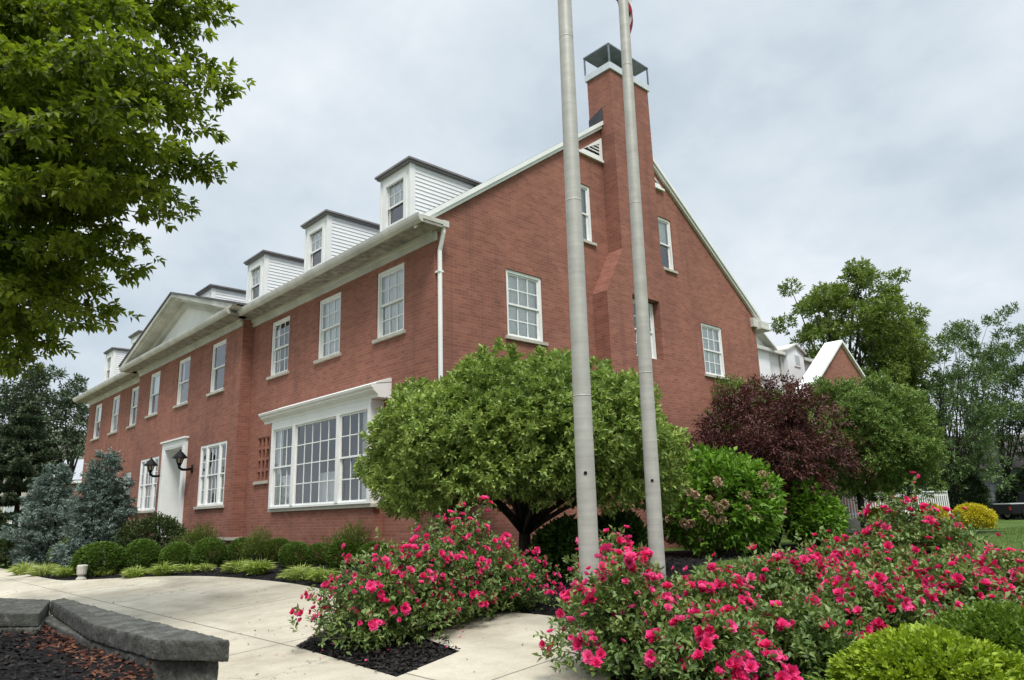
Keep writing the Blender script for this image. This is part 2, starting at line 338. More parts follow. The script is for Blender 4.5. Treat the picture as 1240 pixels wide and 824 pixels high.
ORG = {}
def tag(o, label, cat, group=None, kind=None):
    o['label'] = label; o['category'] = cat
    if group: o['group'] = group
    if kind: o['kind'] = kind
    return o
def root(name, loc, label, cat, group=None):
    o = bpy.data.objects.new(name, None); COL.objects.link(o); o.empty_display_size = 0.2
    o.location = loc; ORG[o.name] = tuple(map(float, loc)); return tag(o, label, cat, group)
def link(me, name, parent=None, org=None):
    o = bpy.data.objects.new(name, me); COL.objects.link(o)
    if parent is not None:
        o.parent = parent; ORG[o.name] = ORG[parent.name]
    return o
def part(name, mb, mats, parent, smooth=False, bevel=0):
    if not isinstance(mats, (list, tuple)): mats = [mats]
    o = link(mb.mesh(name, mats, ORG[parent.name], smooth), name, parent)
    if bevel:
        b = o.modifiers.new('bevel', 'BEVEL'); b.width = bevel; b.segments = 2; b.limit_method = 'ANGLE'
    return o
def solo(name, mb, mats, label=None, cat=None, group=None, kind=None, loc=(0, 0, 0), smooth=False, bevel=0):
    if not isinstance(mats, (list, tuple)): mats = [mats]
    o = link(mb.mesh(name, mats, loc, smooth), name); o.location = loc; ORG[o.name] = tuple(map(float, loc))
    if label: tag(o, label, cat, group)
    if kind: o['kind'] = kind
    if bevel:
        b = o.modifiers.new('bevel', 'BEVEL'); b.width = bevel; b.segments = 2; b.limit_method = 'ANGLE'
    return o

# ------------------------------------------------------------------ leaves (numpy)
def nrm(a): return a/(np.linalg.norm(a, axis=-1, keepdims=True)+1e-9)
class Leaves:
    def __init__(s): s.V = []; s.m = []
    def add(s, P, D, L, W, up=None, jitter=0.45, mi=0, fold=0.25, curl=0.0):
        """P base points, D directions, L lengths, W widths: one folded pointed leaf per row"""
        n = len(P); D = nrm(D); L = np.broadcast_to(L, (n,))[:, None]; W = np.broadcast_to(W, (n,))[:, None]
        U = np.tile([0, 0, 1.0], (n, 1)) if up is None else up
        U = U+rng.normal(0, jitter, (n, 3)); X = nrm(np.cross(D, U)); Z = np.cross(X, D)
        mid = P+D*L*0.45
        a = mid+X*W*0.5+Z*W*fold; b = mid-X*W*0.5+Z*W*fold; tip = P+D*L-Z*L*curl
        s.V.append(np.stack([P, a, tip, b], 1).reshape(-1, 3)); s.m.append(np.full(n, mi))
    def sprigs(s, P, D, k, twig, L, W, spread=0.9, droop=0.0, jitter=0.45, mi=0, curl=0.1, lvar=0.3):
        n = len(P); D = nrm(D); A = nrm(np.cross(D, rng.normal(0, 1, (n, 3)))); B = np.cross(D, A)
        ph0 = rng.uniform(0, 6.28, n)
        for i in range(k):
            ph = ph0+i*2.4; t = (i+0.6)/k
            side = A*np.cos(ph)[:, None]+B*np.sin(ph)[:, None]
            d = D*(0.45+0.5*t)+side*spread*(1.15-0.7*t); d[:, 2] -= droop
            s.add(P+D*twig*t, d, L*(1+rng.uniform(-lvar, lvar, n)), W*(1+rng.uniform(-lvar, lvar, n)), jitter=jitter, mi=mi, curl=curl)
    def mesh(s, name, mats, org=(0, 0, 0)):
        V = np.concatenate(s.V)-np.array(org); nq = len(V)//4
        me = bpy.data.meshes.new(name); me.vertices.add(len(V)); me.vertices.foreach_set('co', V.astype(np.float32).ravel())
        idx = np.arange(nq)[:, None]*4
        loops = np.concatenate([idx+[0, 1, 2], idx+[0, 2, 3]], 1).ravel()
        me.loops.add(len(loops)); me.loops.foreach_set('vertex_index', loops.astype(np.int32))
        me.polygons.add(nq*2); me.polygons.foreach_set('loop_start', np.arange(0, nq*6, 3, dtype=np.int32))
        for m in mats: me.materials.append(m)
        me.polygons.foreach_set('material_index', np.repeat(np.concatenate(s.m), 2).astype(np.int32))
        me.update(calc_edges=True); return me

def ball(n):
    return nrm(rng.normal(0, 1, (n, 3)))
def clump_centres(n, radii, zmin=-1.0, inner=0.35, wob=0.16):
    out = []
    while len(out) < n:
        d = ball(1)[0]
        if d[2] < zmin: continue
        r = inner+(1-inner)*random.random()**0.5
        r *= 1+random.gauss(0, wob)
        out.append(d*r)
    return np.array(out)*np.array(radii)

def even_clumps(n, radii, zmin=-0.8, jit=0.06):
    i = np.arange(int(n*1.25)); z = 1-2*(i+0.5)/len(i); a = i*2.39996
    q = np.sqrt(1-z*z); d = np.stack([np.cos(a)*q, np.sin(a)*q, z], 1); d = d[d[:, 2] > zmin]
    shell = d*(1+rng.normal(0, jit, (len(d), 1))); core = d[::2]*rng.uniform(0.45, 0.8, (len(d[::2]), 1))
    return np.concatenate([shell, core])*np.array(radii)
def crown_leaves(L, C, rc, nsprig, k, twig, leafL, leafW, centre, spread=0.9, droop=0.0, mi=0, upbias=0.35, outbias=0.6, curl=0.1, flat=0.75):
    """leaf sprays on every clump in C"""
    centre = np.array(centre)
    for c in C:
        q = rc*random.uniform(0.6, 1.3); n = max(4, int(nsprig*(q/rc)**2))
        d = ball(n); d[:, 2] *= flat
        p = c+d*q*rng.uniform(0.55, 1.05, (n, 1))
        o = nrm(c-centre+1e-6)
        dd = nrm(d)+o*outbias; dd[:, 2] += upbias
        L.sprigs(p, dd+rng.normal(0, 0.25, (n, 3)), k, twig, leafL, leafW, spread, droop, mi=mi, curl=curl)

def limbs(mb, start, targets, r0, r1, n=6, sag=0.15, steps=5):
    start = np.array(start, float)
    for t in targets:
        t = np.array(t, float); mid = start*0.55+t*0.45+np.array([0, 0, 1])*np.linalg.norm(t-start)*sag+rng.normal(0, 0.05, 3)*np.linalg.norm(t-start)
        pts = []
        for i in range(steps+1):
            s_ = i/steps; pts.append((1-s_)**2*start+2*s_*(1-s_)*mid+s_*s_*t)
        mb.tube(pts, [r0+(r1-r0)*(i/steps)**0.7 for i in range(steps+1)], n)

def tree(name, label, cat, base, centre, radii, nclump, rc, nsprig, k, twig, leafL, leafW, leaf, trunk_r, fork, bark,
         zmin=-0.6, group=None, inner=0.35, nlimb=16, spread=0.9, droop=0.0, upbias=0.35, stems=1, wob=0.16, lean=0.0, even=False):
    base = np.array(base, float); centre = np.array(centre, float)
    rt = root(name, base, label, cat, group)
    C = centre+(even_clumps(nclump, radii, zmin, wob) if even else clump_centres(nclump, radii, zmin, inner, wob))
    L = Leaves(); crown_leaves(L, C, rc, nsprig, k, twig, leafL, leafW, centre, spread, droop, upbias=upbias)
    link(L.mesh('crown', [leaf], base), 'crown', rt)
    mb = MB()
    far = sorted(range(len(C)), key=lambda i: random.random())[:nlimb*stems]
    for s in range(stems):
        off = np.array([math.cos(2.1*s+0.5), math.sin(2.1*s+0.5), 0])*trunk_r*(1.5 if stems > 1 else 0)
        f = base+off*3+np.array([lean, lean*0.4, fork])+(rng.normal(0, 0.08, 3)*[1, 1, 0]*fork*0.3)
        pts = [base+off-np.array([0, 0, 0.15]), base+off+(f-base-off)*0.12, base+off+(f-base-off)*0.55+rng.normal(0, 0.03, 3), f]
        mb.tube(pts, [trunk_r*1.5, trunk_r*1.08, trunk_r*0.92, trunk_r*0.8], 10)
        limbs(mb, f-np.array([0, 0, 0.1]), [C[i] for i in far[s*nlimb:(s+1)*nlimb]], trunk_r*0.55, trunk_r*0.07)
    part('trunk', mb, [bark], rt, smooth=True)
    return rt

def shrub_meshes(w, h, leaf, n, k, twig, leafL, leafW, lumps=6, bumpy=0.12, spread=0.8, upbias=0.2, depthj=0.14, base_cut=-0.75, droop=0.0):
    """foliage and stem meshes for a shrub of width w and height h, standing at the origin"""
    d = ball(int(n*1.35)); d = d[d[:, 2] > base_cut][:n]
    bd = ball(lumps); b = np.max(np.clip(d @ bd.T, 0, 1)**3, 1)
    r = 1-bumpy+bumpy*1.4*b; r *= 1-np.abs(rng.normal(0, depthj, len(d)))
    P = d*r[:, None]*[w/2, w/2, h*0.56]; P[:, 2] += h*0.47; P[:, 2] = np.maximum(P[:, 2], 0.02)
    D = nrm(d)+rng.normal(0, 0.3, d.shape); D[:, 2] += upbias
    L = Leaves(); L.sprigs(P-nrm(D)*twig*0.6, D, k, twig, leafL, leafW, spread, droop)
    mb = MB()
    for i in range(9):
        a = i*2.4; e = (math.cos(a)*w*0.34, math.sin(a)*w*0.34, h*random.uniform(0.6, 0.85))
        mb.tube([(math.cos(a)*0.03, math.sin(a)*0.03, -0.05), (e[0]*0.4, e[1]*0.4, h*0.35), e], [0.018, 0.013, 0.006], 5)
    return L.mesh('foliage', [leaf]), mb.mesh('stem', [M['twig']], smooth=True)

def shrub(name, label, cat, loc, meshes, group=None, scale=(1, 1, 1), rot=0):
    rt = root(name, loc, label, cat, group); rt.scale = scale; rt.rotation_euler = (0, 0, rot)
    link(meshes[0], 'foliage', rt); link(meshes[1], 'stem', rt); return rt
def by_box(px, yt, yb, wpx):
    """ground point, width and height of a thing that spans these photo pixels"""
    p = ground(px, yb); w = depth(p); return p, wpx*w/F, (yb-yt)*w/F

# ================================================================== SETTING
def grid(xs, ys, zf, name, mat):
    V = [(x, y, float(zf(x, y))) for y in ys for x in xs]; nx = len(xs)
    Fc = [(j*nx+i, j*nx+i+1, (j+1)*nx+i+1, (j+1)*nx+i) for j in range(len(ys)-1) for i in range(nx-1)]
    mb = MB(); mb.add(V, Fc); o = solo(name, mb, [mat], kind='structure', smooth=True); return o
xs = sorted(set([-900, -500, -300, -200, -140, -100]+list(range(-80, 81, 4))+[100, 140, 200, 300, 500, 900]))
ys = sorted(set([-900, -500, -300, -200, -100, -60, -30]+[-25+0.5*i for i in range(0, 90)]+list(range(20, 81, 4))+[100, 140, 200, 300, 500, 900]))
grid(xs, ys, lambda x, y: gz(x, y) if y < 60 else gz(0, 60)-0.002*(y-60), 'lawn_ground', M['grass'])

def slab(name, outline, lift, mat, thick=0.1):
    """paved or planted area following the terrain, with a real edge"""
    area = sum(a[0]*b[1]-b[0]*a[1] for a, b in zip(outline, outline[1:]+outline[:1]))
    if area < 0: outline = outline[::-1]
    mb = MB()
    # split at y=-0.5, where the slope of the ground changes, by clipping
    def clip(poly, keep):
        out = []
        for a, b in zip(poly, poly[1:]+poly[:1]):
            ia, ib = keep(a), keep(b)
            if ia: out.append(a)
            if ia != ib:
                t = (-0.5-a[1])/(b[1]-a[1]); out.append((a[0]+t*(b[0]-a[0]), -0.5))
        return out
    for keep in (lambda p: p[1] < -0.5, lambda p: p[1] >= -0.5):
        q = clip(outline, keep)
        if len(q) > 2: mb.sheet(q, [], lambda u, v: (u, v, float(gz(u, v))+lift))
    for a, b in zip(outline, outline[1:]+outline[:1]):
        A = (a[0], a[1], float(gz(*a))+lift); B = (b[0], b[1], float(gz(*b))+lift)
        mb.add([A, B, (B[0], B[1], B[2]-thick), (A[0], A[1], A[2]-thick)], [(0, 3, 2, 1)])
    o = solo(name, mb, [mat], kind='structure'); return o
def curve_pts(P, n=6):
    """Catmull-Rom through P"""
    P = [np.array(p, float) for p in P]; Q = [P[0]]+P+[P[-1]]; out = []
    for i in range(1, len(Q)-2):
        for t in np.linspace(0, 1, n, endpoint=False):
            a, b, c, d = Q[i-1:i+3]
            out.append(tuple(0.5*((2*b)+(c-a)*t+(2*a-5*b+4*c-d)*t*t+(3*b-a-3*c+d)*t**3)))
    return out+[tuple(P[-1])]

# planting bed along the front of the building, round the tree and along the gable
edge = curve_pts([(-16.2, -4.55), (-12.5, -4.62), (-9.2, -4.6), (-8.2, -4.3), (-6.3, -3.3), (-4.2, -2.72), (-1.2, -2.62), (1.0, -2.85), (3.0, -3.15), (5.0, -2.95), (6.1, -2.9), (7.2, -3.35), (8.0, -4.3), (8.6, -5.6), (9.3, -7.3), (10.2, -9.6), (11.2, -11.4)])
bed = edge+[(15.5, -12), (16.2, -6), (15.0, -2.0), (12.0, -0.6), (9.5, 0.2), (7.2, 0.5), (5.4, 1.0), (4.5, 2.2), (4.15, 3.6), (4.3, 5.2), (4.7, 8), (5.0, 14), (5.0, 20), (-0.6, 20), (-0.6, 0.6), (-16.2, 0.6)]
slab('mulch_bed', bed, 0.004, M['mulch'], 0.05)
pave = [(-40, -4.55), (-16.2, -4.55)]+edge[1:]+[(11.2, -14), (-40, -14)]
island = [hitz(x, y, -1.03)[:2] for x, y in ((357, 783), (480, 819), (557, 796), (505, 745), (430, 752))]
island = [tuple(map(float, p)) for p in island]
def slab_hole(name, outline, hole, lift, mat):
    mb = MB(); mb.sheet(outline, [hole], lambda u, v: (u, v, float(gz(u, v))+lift))
    for L in (outline, hole):
        for a, b in zip(L, L[1:]+L[:1]):
            A = (a[0], a[1], float(gz(*a))+lift); B = (b[0], b[1], float(gz(*b))+lift)
            mb.add([A, B, (B[0], B[1], B[2]-0.08), (A[0], A[1], A[2]-0.08)], [(0, 3, 2, 1)])
    return solo(name, mb, [mat], kind='structure')
slab_hole('pavement', pave, island, 0.035, M['concrete'])
ic = np.mean(island, 0)
slab('rose_bed', [tuple(np.array(p)+(np.array(p)-ic)*0.02) for p in island], 0.012, M['mulch'], 0.02)
slab('side_path', [(-40, -3.4), (-16.9, -3.4), (-16.2, -2.2), (-16.2, -0.2), (-17.6, -0.2), (-17.6, -2.2), (-40, -2.2)], 0.03, M['concrete'])

def chips(name, P, mats, size):
    L = Leaves(); n = len(P); D = ball(n); D[:, 2] *= 0.25
    L.add(np.array(P), D, rng.uniform(0.5, 1.4, n)*size, rng.uniform(0.25, 0.55, n)*size, jitter=0.6, fold=0.1)
    o = link(L.mesh(name, mats), name); o['kind'] = 'stuff'; tag(o, *CH[name]); return o
CH = {'mulch_chips': ('loose black bark chips over the planting beds', 'mulch'),
      'planter_chips': ('black shredded mulch inside the stone planter', 'mulch'),
      'red_chips': ('faded red bark along the inside of the stone planter wall', 'mulch')}
def inside(poly, X, Y):
    r = np.zeros(len(X), bool); n = len(poly)
    for i in range(n):
        (x1, y1), (x2, y2) = poly[i], poly[(i+1) % n]
        c = ((y1 > Y) != (y2 > Y)) & (X < (x2-x1)*(Y-y1)/((y2-y1) if abs(y2-y1) > 1e-9 else 1e-9)+x1); r ^= c
    return r
X = rng.uniform(-16, 12, 60000); Y = rng.uniform(-8, 5, 60000); k = inside(bed, X, Y)
X2 = rng.uniform(3.5, 7, 14000); Y2 = rng.uniform(-5.6, -2.5, 14000); k2 = inside(island, X2, Y2)
XX = np.concatenate([X[k], X2[k2]]); YY = np.concatenate([Y[k], Y2[k2]])
chips('mulch_chips', np.stack([XX, YY, gz(XX, YY)+0.018+rng.uniform(0, 0.02, len(XX))], 1), [M['chip']], 0.055)

# grass blades on the parts of the lawn one sees into
n = 60000
X = rng.uniform(4.0, 20, n); Y = rng.uniform(-1, 30, n); k = ~inside(bed, X, Y); X, Y = X[k], Y[k]
L = Leaves(); D = np.stack([rng.normal(0, 0.35, len(X)), rng.normal(0, 0.35, len(X)), np.ones(len(X))], 1)
L.add(np.stack([X, Y, gz(X, Y)-0.005], 1), D, rng.uniform(0.05, 0.09, len(X)), 0.012, up=np.tile([1.0, 0.3, 0], (len(X), 1)))
o = link(L.mesh('grass', [M['blade']]), 'grass'); o['kind'] = 'stuff'; tag(o, 'short mown grass blades of the lawn beside the beds', 'grass')

# ================================================================== BUILDING
C1, C2, CL, W = -9.317, -19.476, -28.69, 13.951
PJ = 0.338; BASE = -0.95; WT = 6.62; RS = 0.728; RE = 6.688; RC = RE+0.235
B = root('brick_building', (-14.3, 7.0, -0.75), 'long red brick building with white dormers, a gable chimney and a bay window', 'building')
z3 = lambda y: RE+RS*min(y, W-y)

def fr(x): return lambda u, v: (u, x, v)       # facade in a plane y = x
def ga(x): return lambda u, v: (x, u, v)       # facade in a plane x = x
walls = MB()
def rect(a, b, c, d): return [(a, c), (b, c), (b, d), (a, d)]
def wallface(mb, outer, holes, plane, axis, out, depth_=0.14, mi=0):
    """wall sheet with real openings; reveals go inward (opposite to out)"""
    fn = (lambda u, v, d=0: (u, plane+out*d, v)) if axis == 'y' else (lambda u, v, d=0: (plane+out*d, u, v))
    mb.sheet(outer, holes, lambda u, v: fn(u, v), mi)
    for h in holes:
        for a, b in zip(h, h[1:]+h[:1]): mb.add([fn(*a), fn(*b), fn(*b, -depth_), fn(*a, -depth_)], [(0, 1, 2, 3)], mi)

UP = (4.35, 6.0)
WIN_FRONT = [((-2.305, -1.155), 0), ((-5.163, -4.005), 0), ((-8.026, -6.872), 0)]
WIN_MID = [(-11.768, -10.6), (-14.913, -13.744), (-18.07, -16.912)]
WIN_FAR = [(-21.732, -20.608), (-24.55, -23.415), (-27.503, -26.36)]
GLOW = [(-12.177, -10.029), (-18.379, -16.234)]; GZ = (0.764, 2.685)
FARLOW = [(-21.73, -20.61), (-24.55, -23.42)]
BAY = (-6.95, -1.93); BZ = (0.57, 2.78); BD = 0.25
DOOR = (-15.42, -13.58); DTOP = 2.86
LAT = (-8.60, -7.82, 1.37, 2.62)

holes = [rect(a, b, *UP) for (a, b), _ in WIN_FRONT]+[rect(BAY[0]+0.12, BAY[1]-0.12, 0.62, 2.74), rect(*LAT)]
wallface(walls, rect(C1, 0, BASE, WT), holes, 0.0, 'y', -1)
holes = [rect(a, b, *UP) for a, b in WIN_MID]+[rect(a, b, *GZ) for a, b in GLOW]+[rect(*DOOR, -0.3, DTOP)]
wallface(walls, rect(C2, C1, -0.17, WT), holes, -PJ, 'y', -1)
walls.add([(C2, -PJ+0.03, BASE), (C1, -PJ+0.03, BASE), (C1, -PJ+0.03, -0.22), (C2, -PJ+0.03, -0.22)], [(0, 1, 2, 3)])
holes = [rect(a, b, *UP) for a, b in WIN_FAR]+[rect(a, b, 0.764, 2.4) for a, b in FARLOW]
wallface(walls, rect(CL, C2, BASE, WT), holes, 0.0, 'y', -1)
for x in (C1, C2):
    walls.add([(x, -PJ, -0.17), (x, 0, -0.17), (x, 0, WT), (x, -PJ, WT)], [(0, 1, 2, 3)])
    xx = x-0.03 if x == C1 else x+0.03
    walls.add([(xx, -PJ+0.03, BASE), (xx, 0, BASE), (xx, 0, -0.2), (xx, -PJ+0.03, -0.2)], [(0, 1, 2, 3)])
# gable end
R1, R4, R2, R3 = (2.123, 3.328), (10.491, 11.694), (4.69, 5.42), (8.535, 9.274)
MIDW = (6.37, 7.57)
gout = [(0, BASE), (W, BASE), (W, RE), (W/2, z3(W/2)), (0, RE)]
gh = [rect(*R1, 4.3, 5.97), rect(*R4, 4.3, 5.97), rect(*MIDW, 4.3, 5.97), rect(*R2, 7.4, 9.08), rect(*R3, 7.4, 9.08)]
wallface(walls, gout, gh, 0.0, 'x', 1)
walls.sheet(gout, [], lambda u, v: (CL, u, v))
walls.add([(CL, W, BASE), (0, W, BASE), (0, W, RE), (CL, W, RE)], [(0, 1, 2, 3)])
# brick base under the bay
walls.box(BAY[0], BAY[1], -BD, -0.002, BASE, BZ[0]-0.09)
part('wall', walls, [M['brick']], B)
# stone water table under the middle section
wt = MB(); wt.box(C2-0.02, C1+0.02, -PJ-0.03, 0.02, -0.25, -0.17); part('water_table', wt, [M['sill']], B)
# interior floors keep the rooms apart and dark
fl = MB()
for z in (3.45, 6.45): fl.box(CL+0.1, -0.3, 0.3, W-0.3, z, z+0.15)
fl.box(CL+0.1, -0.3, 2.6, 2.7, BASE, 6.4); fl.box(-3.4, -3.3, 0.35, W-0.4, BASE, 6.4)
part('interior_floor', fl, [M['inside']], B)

# roof
rf = MB()
for s in (0, 1):
    f = (lambda p, q, d: (d, p, q)) if s == 0 else (lambda p, q, d: (d, W-p, q))
    prof = [(-0.6, RC-0.6*RS), (W/2, RC+RS*W/2), (W/2, RC+RS*W/2-0.1), (-0.6, RC-0.6*RS-0.1)]
    rf.prism(prof, CL-0.15, 0.085, f)
part('roof', rf, [M['roof']], B)
# rake boards, cut off at the chimney
for s in (0, 1):
    rk = MB()
    f = (lambda p, q, d: (d, p, q)) if s == 0 else (lambda p, q, d: (d, W-p, q))
    t = 6.04
    rk.prism([(-0.55, RE-0.55*RS), (t, RE+t*RS), (t, RE+t*RS+0.132), (-0.55, RE-0.55*RS+0.132)], 0.002, 0.09, f)
    rk.prism([(-0.57, RE-0.57*RS+0.10), (t, RE+t*RS+0.10), (t, RE+t*RS+0.228), (-0.57, RE-0.57*RS+0.228)], 0.092, 0.14, f)
    part('rake_board', rk, [M['white']], B)

# eaves: frieze, soffit, gutter along the front
def eave(x0, x1, y, name_parent, ends=(0, 0)):
    fz = MB(); fz.box(x0, x1, y-0.05, y-0.002, 6.13, 6.33); fz.box(x0-ends[0]*0.03, x1+ends[1]*0.03, y-0.11, y-0.05, 6.27, 6.345)
    part('frieze', fz, [M['trim']], name_parent)
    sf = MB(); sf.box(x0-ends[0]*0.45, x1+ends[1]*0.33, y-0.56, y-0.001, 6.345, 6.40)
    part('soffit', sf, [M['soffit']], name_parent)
    g = MB()
    prof = [(y-0.555, 6.345), (y-0.60, 6.35), (y-0.655, 6.40), (y-0.675, 6.46), (y-0.685, 6.53), (y-0.66, 6.535), (y-0.65, 6.49), (y-0.57, 6.49), (y-0.555, 6.53)]
    g.prism(prof, x0-ends[0]*0.5, x1+ends[1]*0.34, lambda p, q, d: (d, p, q))
    part('gutter', g, [M['trim']], name_parent)
eave(C1+0.002, 0.0, 0.0, B, (0, 1)); eave(CL, C2-0.002, 0.0, B, (1, 0)); eave(C2, C1, -PJ, B, (1, 1))
# gutter return and boxed eave ends at the gable corners
ge = MB(); ge.box(0.002, 0.33, -0.55, 0.0, 6.42, 6.52); ge.box(0.002, 0.335, -0.001, 0.16, 6.38, 6.535); ge.box(0.002, 0.12, -0.05, -0.002, 6.13, 6.34)
part('eave_return', ge, [M['trim']], B, bevel=0.01)
ge = MB(); ge.box(-0.4, 0.30, W-0.05, W+0.58, 6.22, 6.30); ge.box(-0.4, 0.26, W-0.02, W+0.52, 6.302, 6.52); ge.box(-0.3, 0.12, W-0.28, W+0.02, 6.30, 6.62)
part('eave_return', ge, [M['trim']], B, bevel=0.012)
# rear eave
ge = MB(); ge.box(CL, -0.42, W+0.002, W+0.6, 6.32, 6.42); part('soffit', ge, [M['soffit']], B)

# downspout at the near corner
ds = MB(); px, py = 0.15, 0.07
ds.tube([(0.26, 0.06, 6.40), (0.25, 0.06, 6.28), (0.16, 0.07, 6.05), (0.10, 0.07, 5.9), (0.10, 0.07, -0.55), (0.2, 0.0, -0.68)], 0.05, 10)
for z in (5.4, 2.6, 0.2): ds.box(0.0, 0.155, 0.008, 0.132, z, z+0.04)
part('downspout', ds, [M['white']], B, smooth=False)

# pediment over the middle section
MX = (C1+C2)/2; pe = MB(); PS = 0.305; yb = -PJ; half = (C1-C2)/2+0.50
zt = 6.53; apex = zt+half*PS
pe.sheet([(MX-half, zt-0.1), (MX+half, zt-0.1), (MX, apex-0.1)], [], lambda u, v: (u, yb-0.02, v))
part('tympanum', pe, [M['white']], B)
for s in (-1, 1):
    pc = MB()
    f = lambda p, q, d: (MX+s*p, d, q)
    pc.prism([(half+0.12, zt-0.05), (0, apex-0.015), (0, apex-0.33), (half-0.9, zt-0.06)], yb-0.16, yb-0.021, f)
    pc.prism([(half+0.16, zt+0.02), (0, apex+0.05), (0, apex-0.13), (half-0.32, zt-0.045)], yb-0.50, yb-0.161, f)
    pc.prism([(half+0.18, zt+0.05), (0, apex+0.08), (0, apex-0.03), (half-0.15, zt-0.035)], yb-0.62, yb-0.501, f)
    part('raking_cornice', pc, [M['trim']], B)
pr = MB()
for s in (-1, 1):
    f = lambda p, q, d: (MX+s*p, d, q)
    pr.prism([(half+0.2, zt+0.055), (0, apex+0.085), (0, apex+0.15), (half+0.2, zt+0.12)], yb-0.66, 3.0, f)
part('pediment_roof', pr, [M['roof']], B)

# ---- windows
def window(O, U, Nv, w, h, kind='6/6', curtain='full', parent=B, sill=True, setback=0.03, casing=0.075, nm='window'):
    """O: lower-left corner of the opening on the wall plane; U along the wall, Nv outward"""
    O = np.array(O, float); U = np.array(U, float); Nv = np.array(Nv, float); Z = np.array([0, 0, 1.0])
    def bar(mb, a, b, c, d, n0, n1, mi=0): mb.obox(O, U, Z, Nv, (a, b), (c, d), (n0, n1), mi)
    fmb = MB(); n1 = -setback; n0 = -setback-0.10
    bar(fmb, 0.002, casing, 0.002, h-0.002, n0, n1); bar(fmb, w-casing, w-0.002, 0.002, h-0.002, n0, n1)
    bar(fmb, casing, w-casing, h-casing, h-0.002, n0, n1-0.002); bar(fmb, casing, w-casing, 0.002, 0.05, n0, n1-0.002)
    wo = part(nm, fmb, [M['white']], parent)
    glass = MB(); sashes = []
    def sash(a, b, c, d, n, cols, rows, rail=0.045, mun=0.026):
        mb = MB(); t = 0.035
        bar(mb, a, a+rail, c, d, n-t, n); bar(mb, b-rail, b, c, d, n-t, n)
        bar(mb, a+rail, b-rail, d-rail, d, n-t, n-0.001); bar(mb, a+rail, b-rail, c, c+rail, n-t, n-0.001)
        for i in range(1, cols):
            x = a+rail+(b-a-2*rail)*i/cols; bar(mb, x-mun/2, x+mun/2, c+rail, d-rail, n-t+0.004, n-0.004)
        for j in range(1, rows):
            y = c+rail+(d-c-2*rail)*j/rows; bar(mb, a+rail, b-rail, y-mun/2, y+mun/2, n-t+0.006, n-0.006)
        part('sash', mb, [M['white']], wo)
        q = [O+U*x+Z*y+Nv*(n-t*0.5) for x, y in ((a+rail, c+rail), (b-rail, c+rail), (b-rail, d-rail), (a+rail, d-rail))]
        glass.poly(q)
    c0, c1 = 0.05, h-casing
    def dh(a, b, cols, rows, nrec=0.0):
        mid = (c0+c1)/2
        sash(a, b, mid-0.02, c1, n1-0.03-nrec, cols, rows); sash(a, b, c0, mid+0.025, n1-0.066-nrec, cols, rows)
    if kind == '6/6': dh(casing, w-casing, 3, 2)
    elif kind == '2/2': dh(casing, w-casing, 2, 1)
    elif kind == '1/1': dh(casing, w-casing, 1, 1)
    elif kind == 'triple':
        s1 = w*0.26; s2 = w*0.74
        for x in (s1, s2):
            m = MB(); bar(m, x-0.05, x+0.05, 0.05, h-casing, n0, n1+0.001); part('mullion', m, [M['white']], wo)
        dh(casing, s1-0.05, 1, 2); dh(s1+0.05, s2-0.05, 3, 2); dh(s2+0.05, w-casing, 1, 2)
    elif kind == 'bay':
        s1 = w*0.265; s2 = w*0.715
        for x in (s1, s2):
            m = MB(); bar(m, x-0.07, x+0.07, 0.05, h-casing, n0, n1+0.012); part('mullion', m, [M['white']], wo)
        dh(0.14, s1-0.07, 3, 2); sash(s1+0.07, s2-0.07, c0, c1, n1-0.04, 5, 4); dh(s2+0.07, w-0.14, 3, 2)
    part('pane', glass, [M['glass']], wo)
    if sill:
        sm = MB(); bar(sm, -0.09, w+0.09, -0.085, -0.001, -0.12, 0.065); part('sill', sm, [M['sill']], wo, bevel=0.008)
    # curtains: pleated sheets just behind the glass
    def cloth(a, b, c, d, mat, pleat=0.018, nm='curtain'):
        cm = MB(); k = max(2, int((b-a)/0.035)); V = []
        for i in range(k+1):
            x = a+(b-a)*i/k; n = -setback-0.118+pleat*0.35*math.sin(i*1.9+random.random())
            V += [O+U*x+Z*c+Nv*n, O+U*x+Z*d+Nv*n]
        cm.add(V, [(2*i, 2*i+2, 2*i+3, 2*i+1) for i in range(k)]); part(nm, cm, [mat], wo, smooth=True)
    if curtain == 'full': cloth(0.03, w-0.03, 0.04, h-0.04, M['curtain'])
    elif curtain == 'sides':
        cloth(0.03, w*0.20, 0.04, h-0.04, M['curtain']); cloth(w*0.82, w-0.03, 0.04, h-0.04, M['curtain'])
    elif curtain == 'low': cloth(w*0.02, w*0.1, 0.04, h-0.04, M['curtain']); cloth(w*0.1, w*0.245, 0.04, h*0.38, M['curtain']); cloth(w*0.50, w*0.70, 0.04, h*0.36, M['curtain']); cloth(w*0.9, w*0.98, 0.04, h-0.04, M['curtain'])
    elif curtain == 'upper': cloth(0.03, w-0.03, h*0.5, h-0.04, M['curtain'], 0.003, 'blind')
    elif curtain == 'grey': cloth(0.03, w-0.03, 0.04, h-0.04, M['shade'], 0.003, 'blind')
    elif curtain == 'greylow': cloth(0.03, w-0.03, 0.04, h*0.5, M['shade'], 0.003, 'blind'); cloth(0.03, w-0.03, h*0.5+0.01, h-0.04, M['curtain'], 0.003, 'blind')
    return wo
FX, FN = (1, 0, 0), (0, -1, 0); GX, GN = (0, 1, 0), (1, 0, 0)
for i, ((a, b), _) in enumerate(WIN_FRONT): window((a, 0, UP[0]), FX, FN, b-a, UP[1]-UP[0], '6/6', ['full', 'full', 'sides'][i])
for i, (a, b) in enumerate(WIN_MID): window((a, -PJ, UP[0]), FX, FN, b-a, UP[1]-UP[0], '1/1', ['none', 'sides', 'upper'][i])
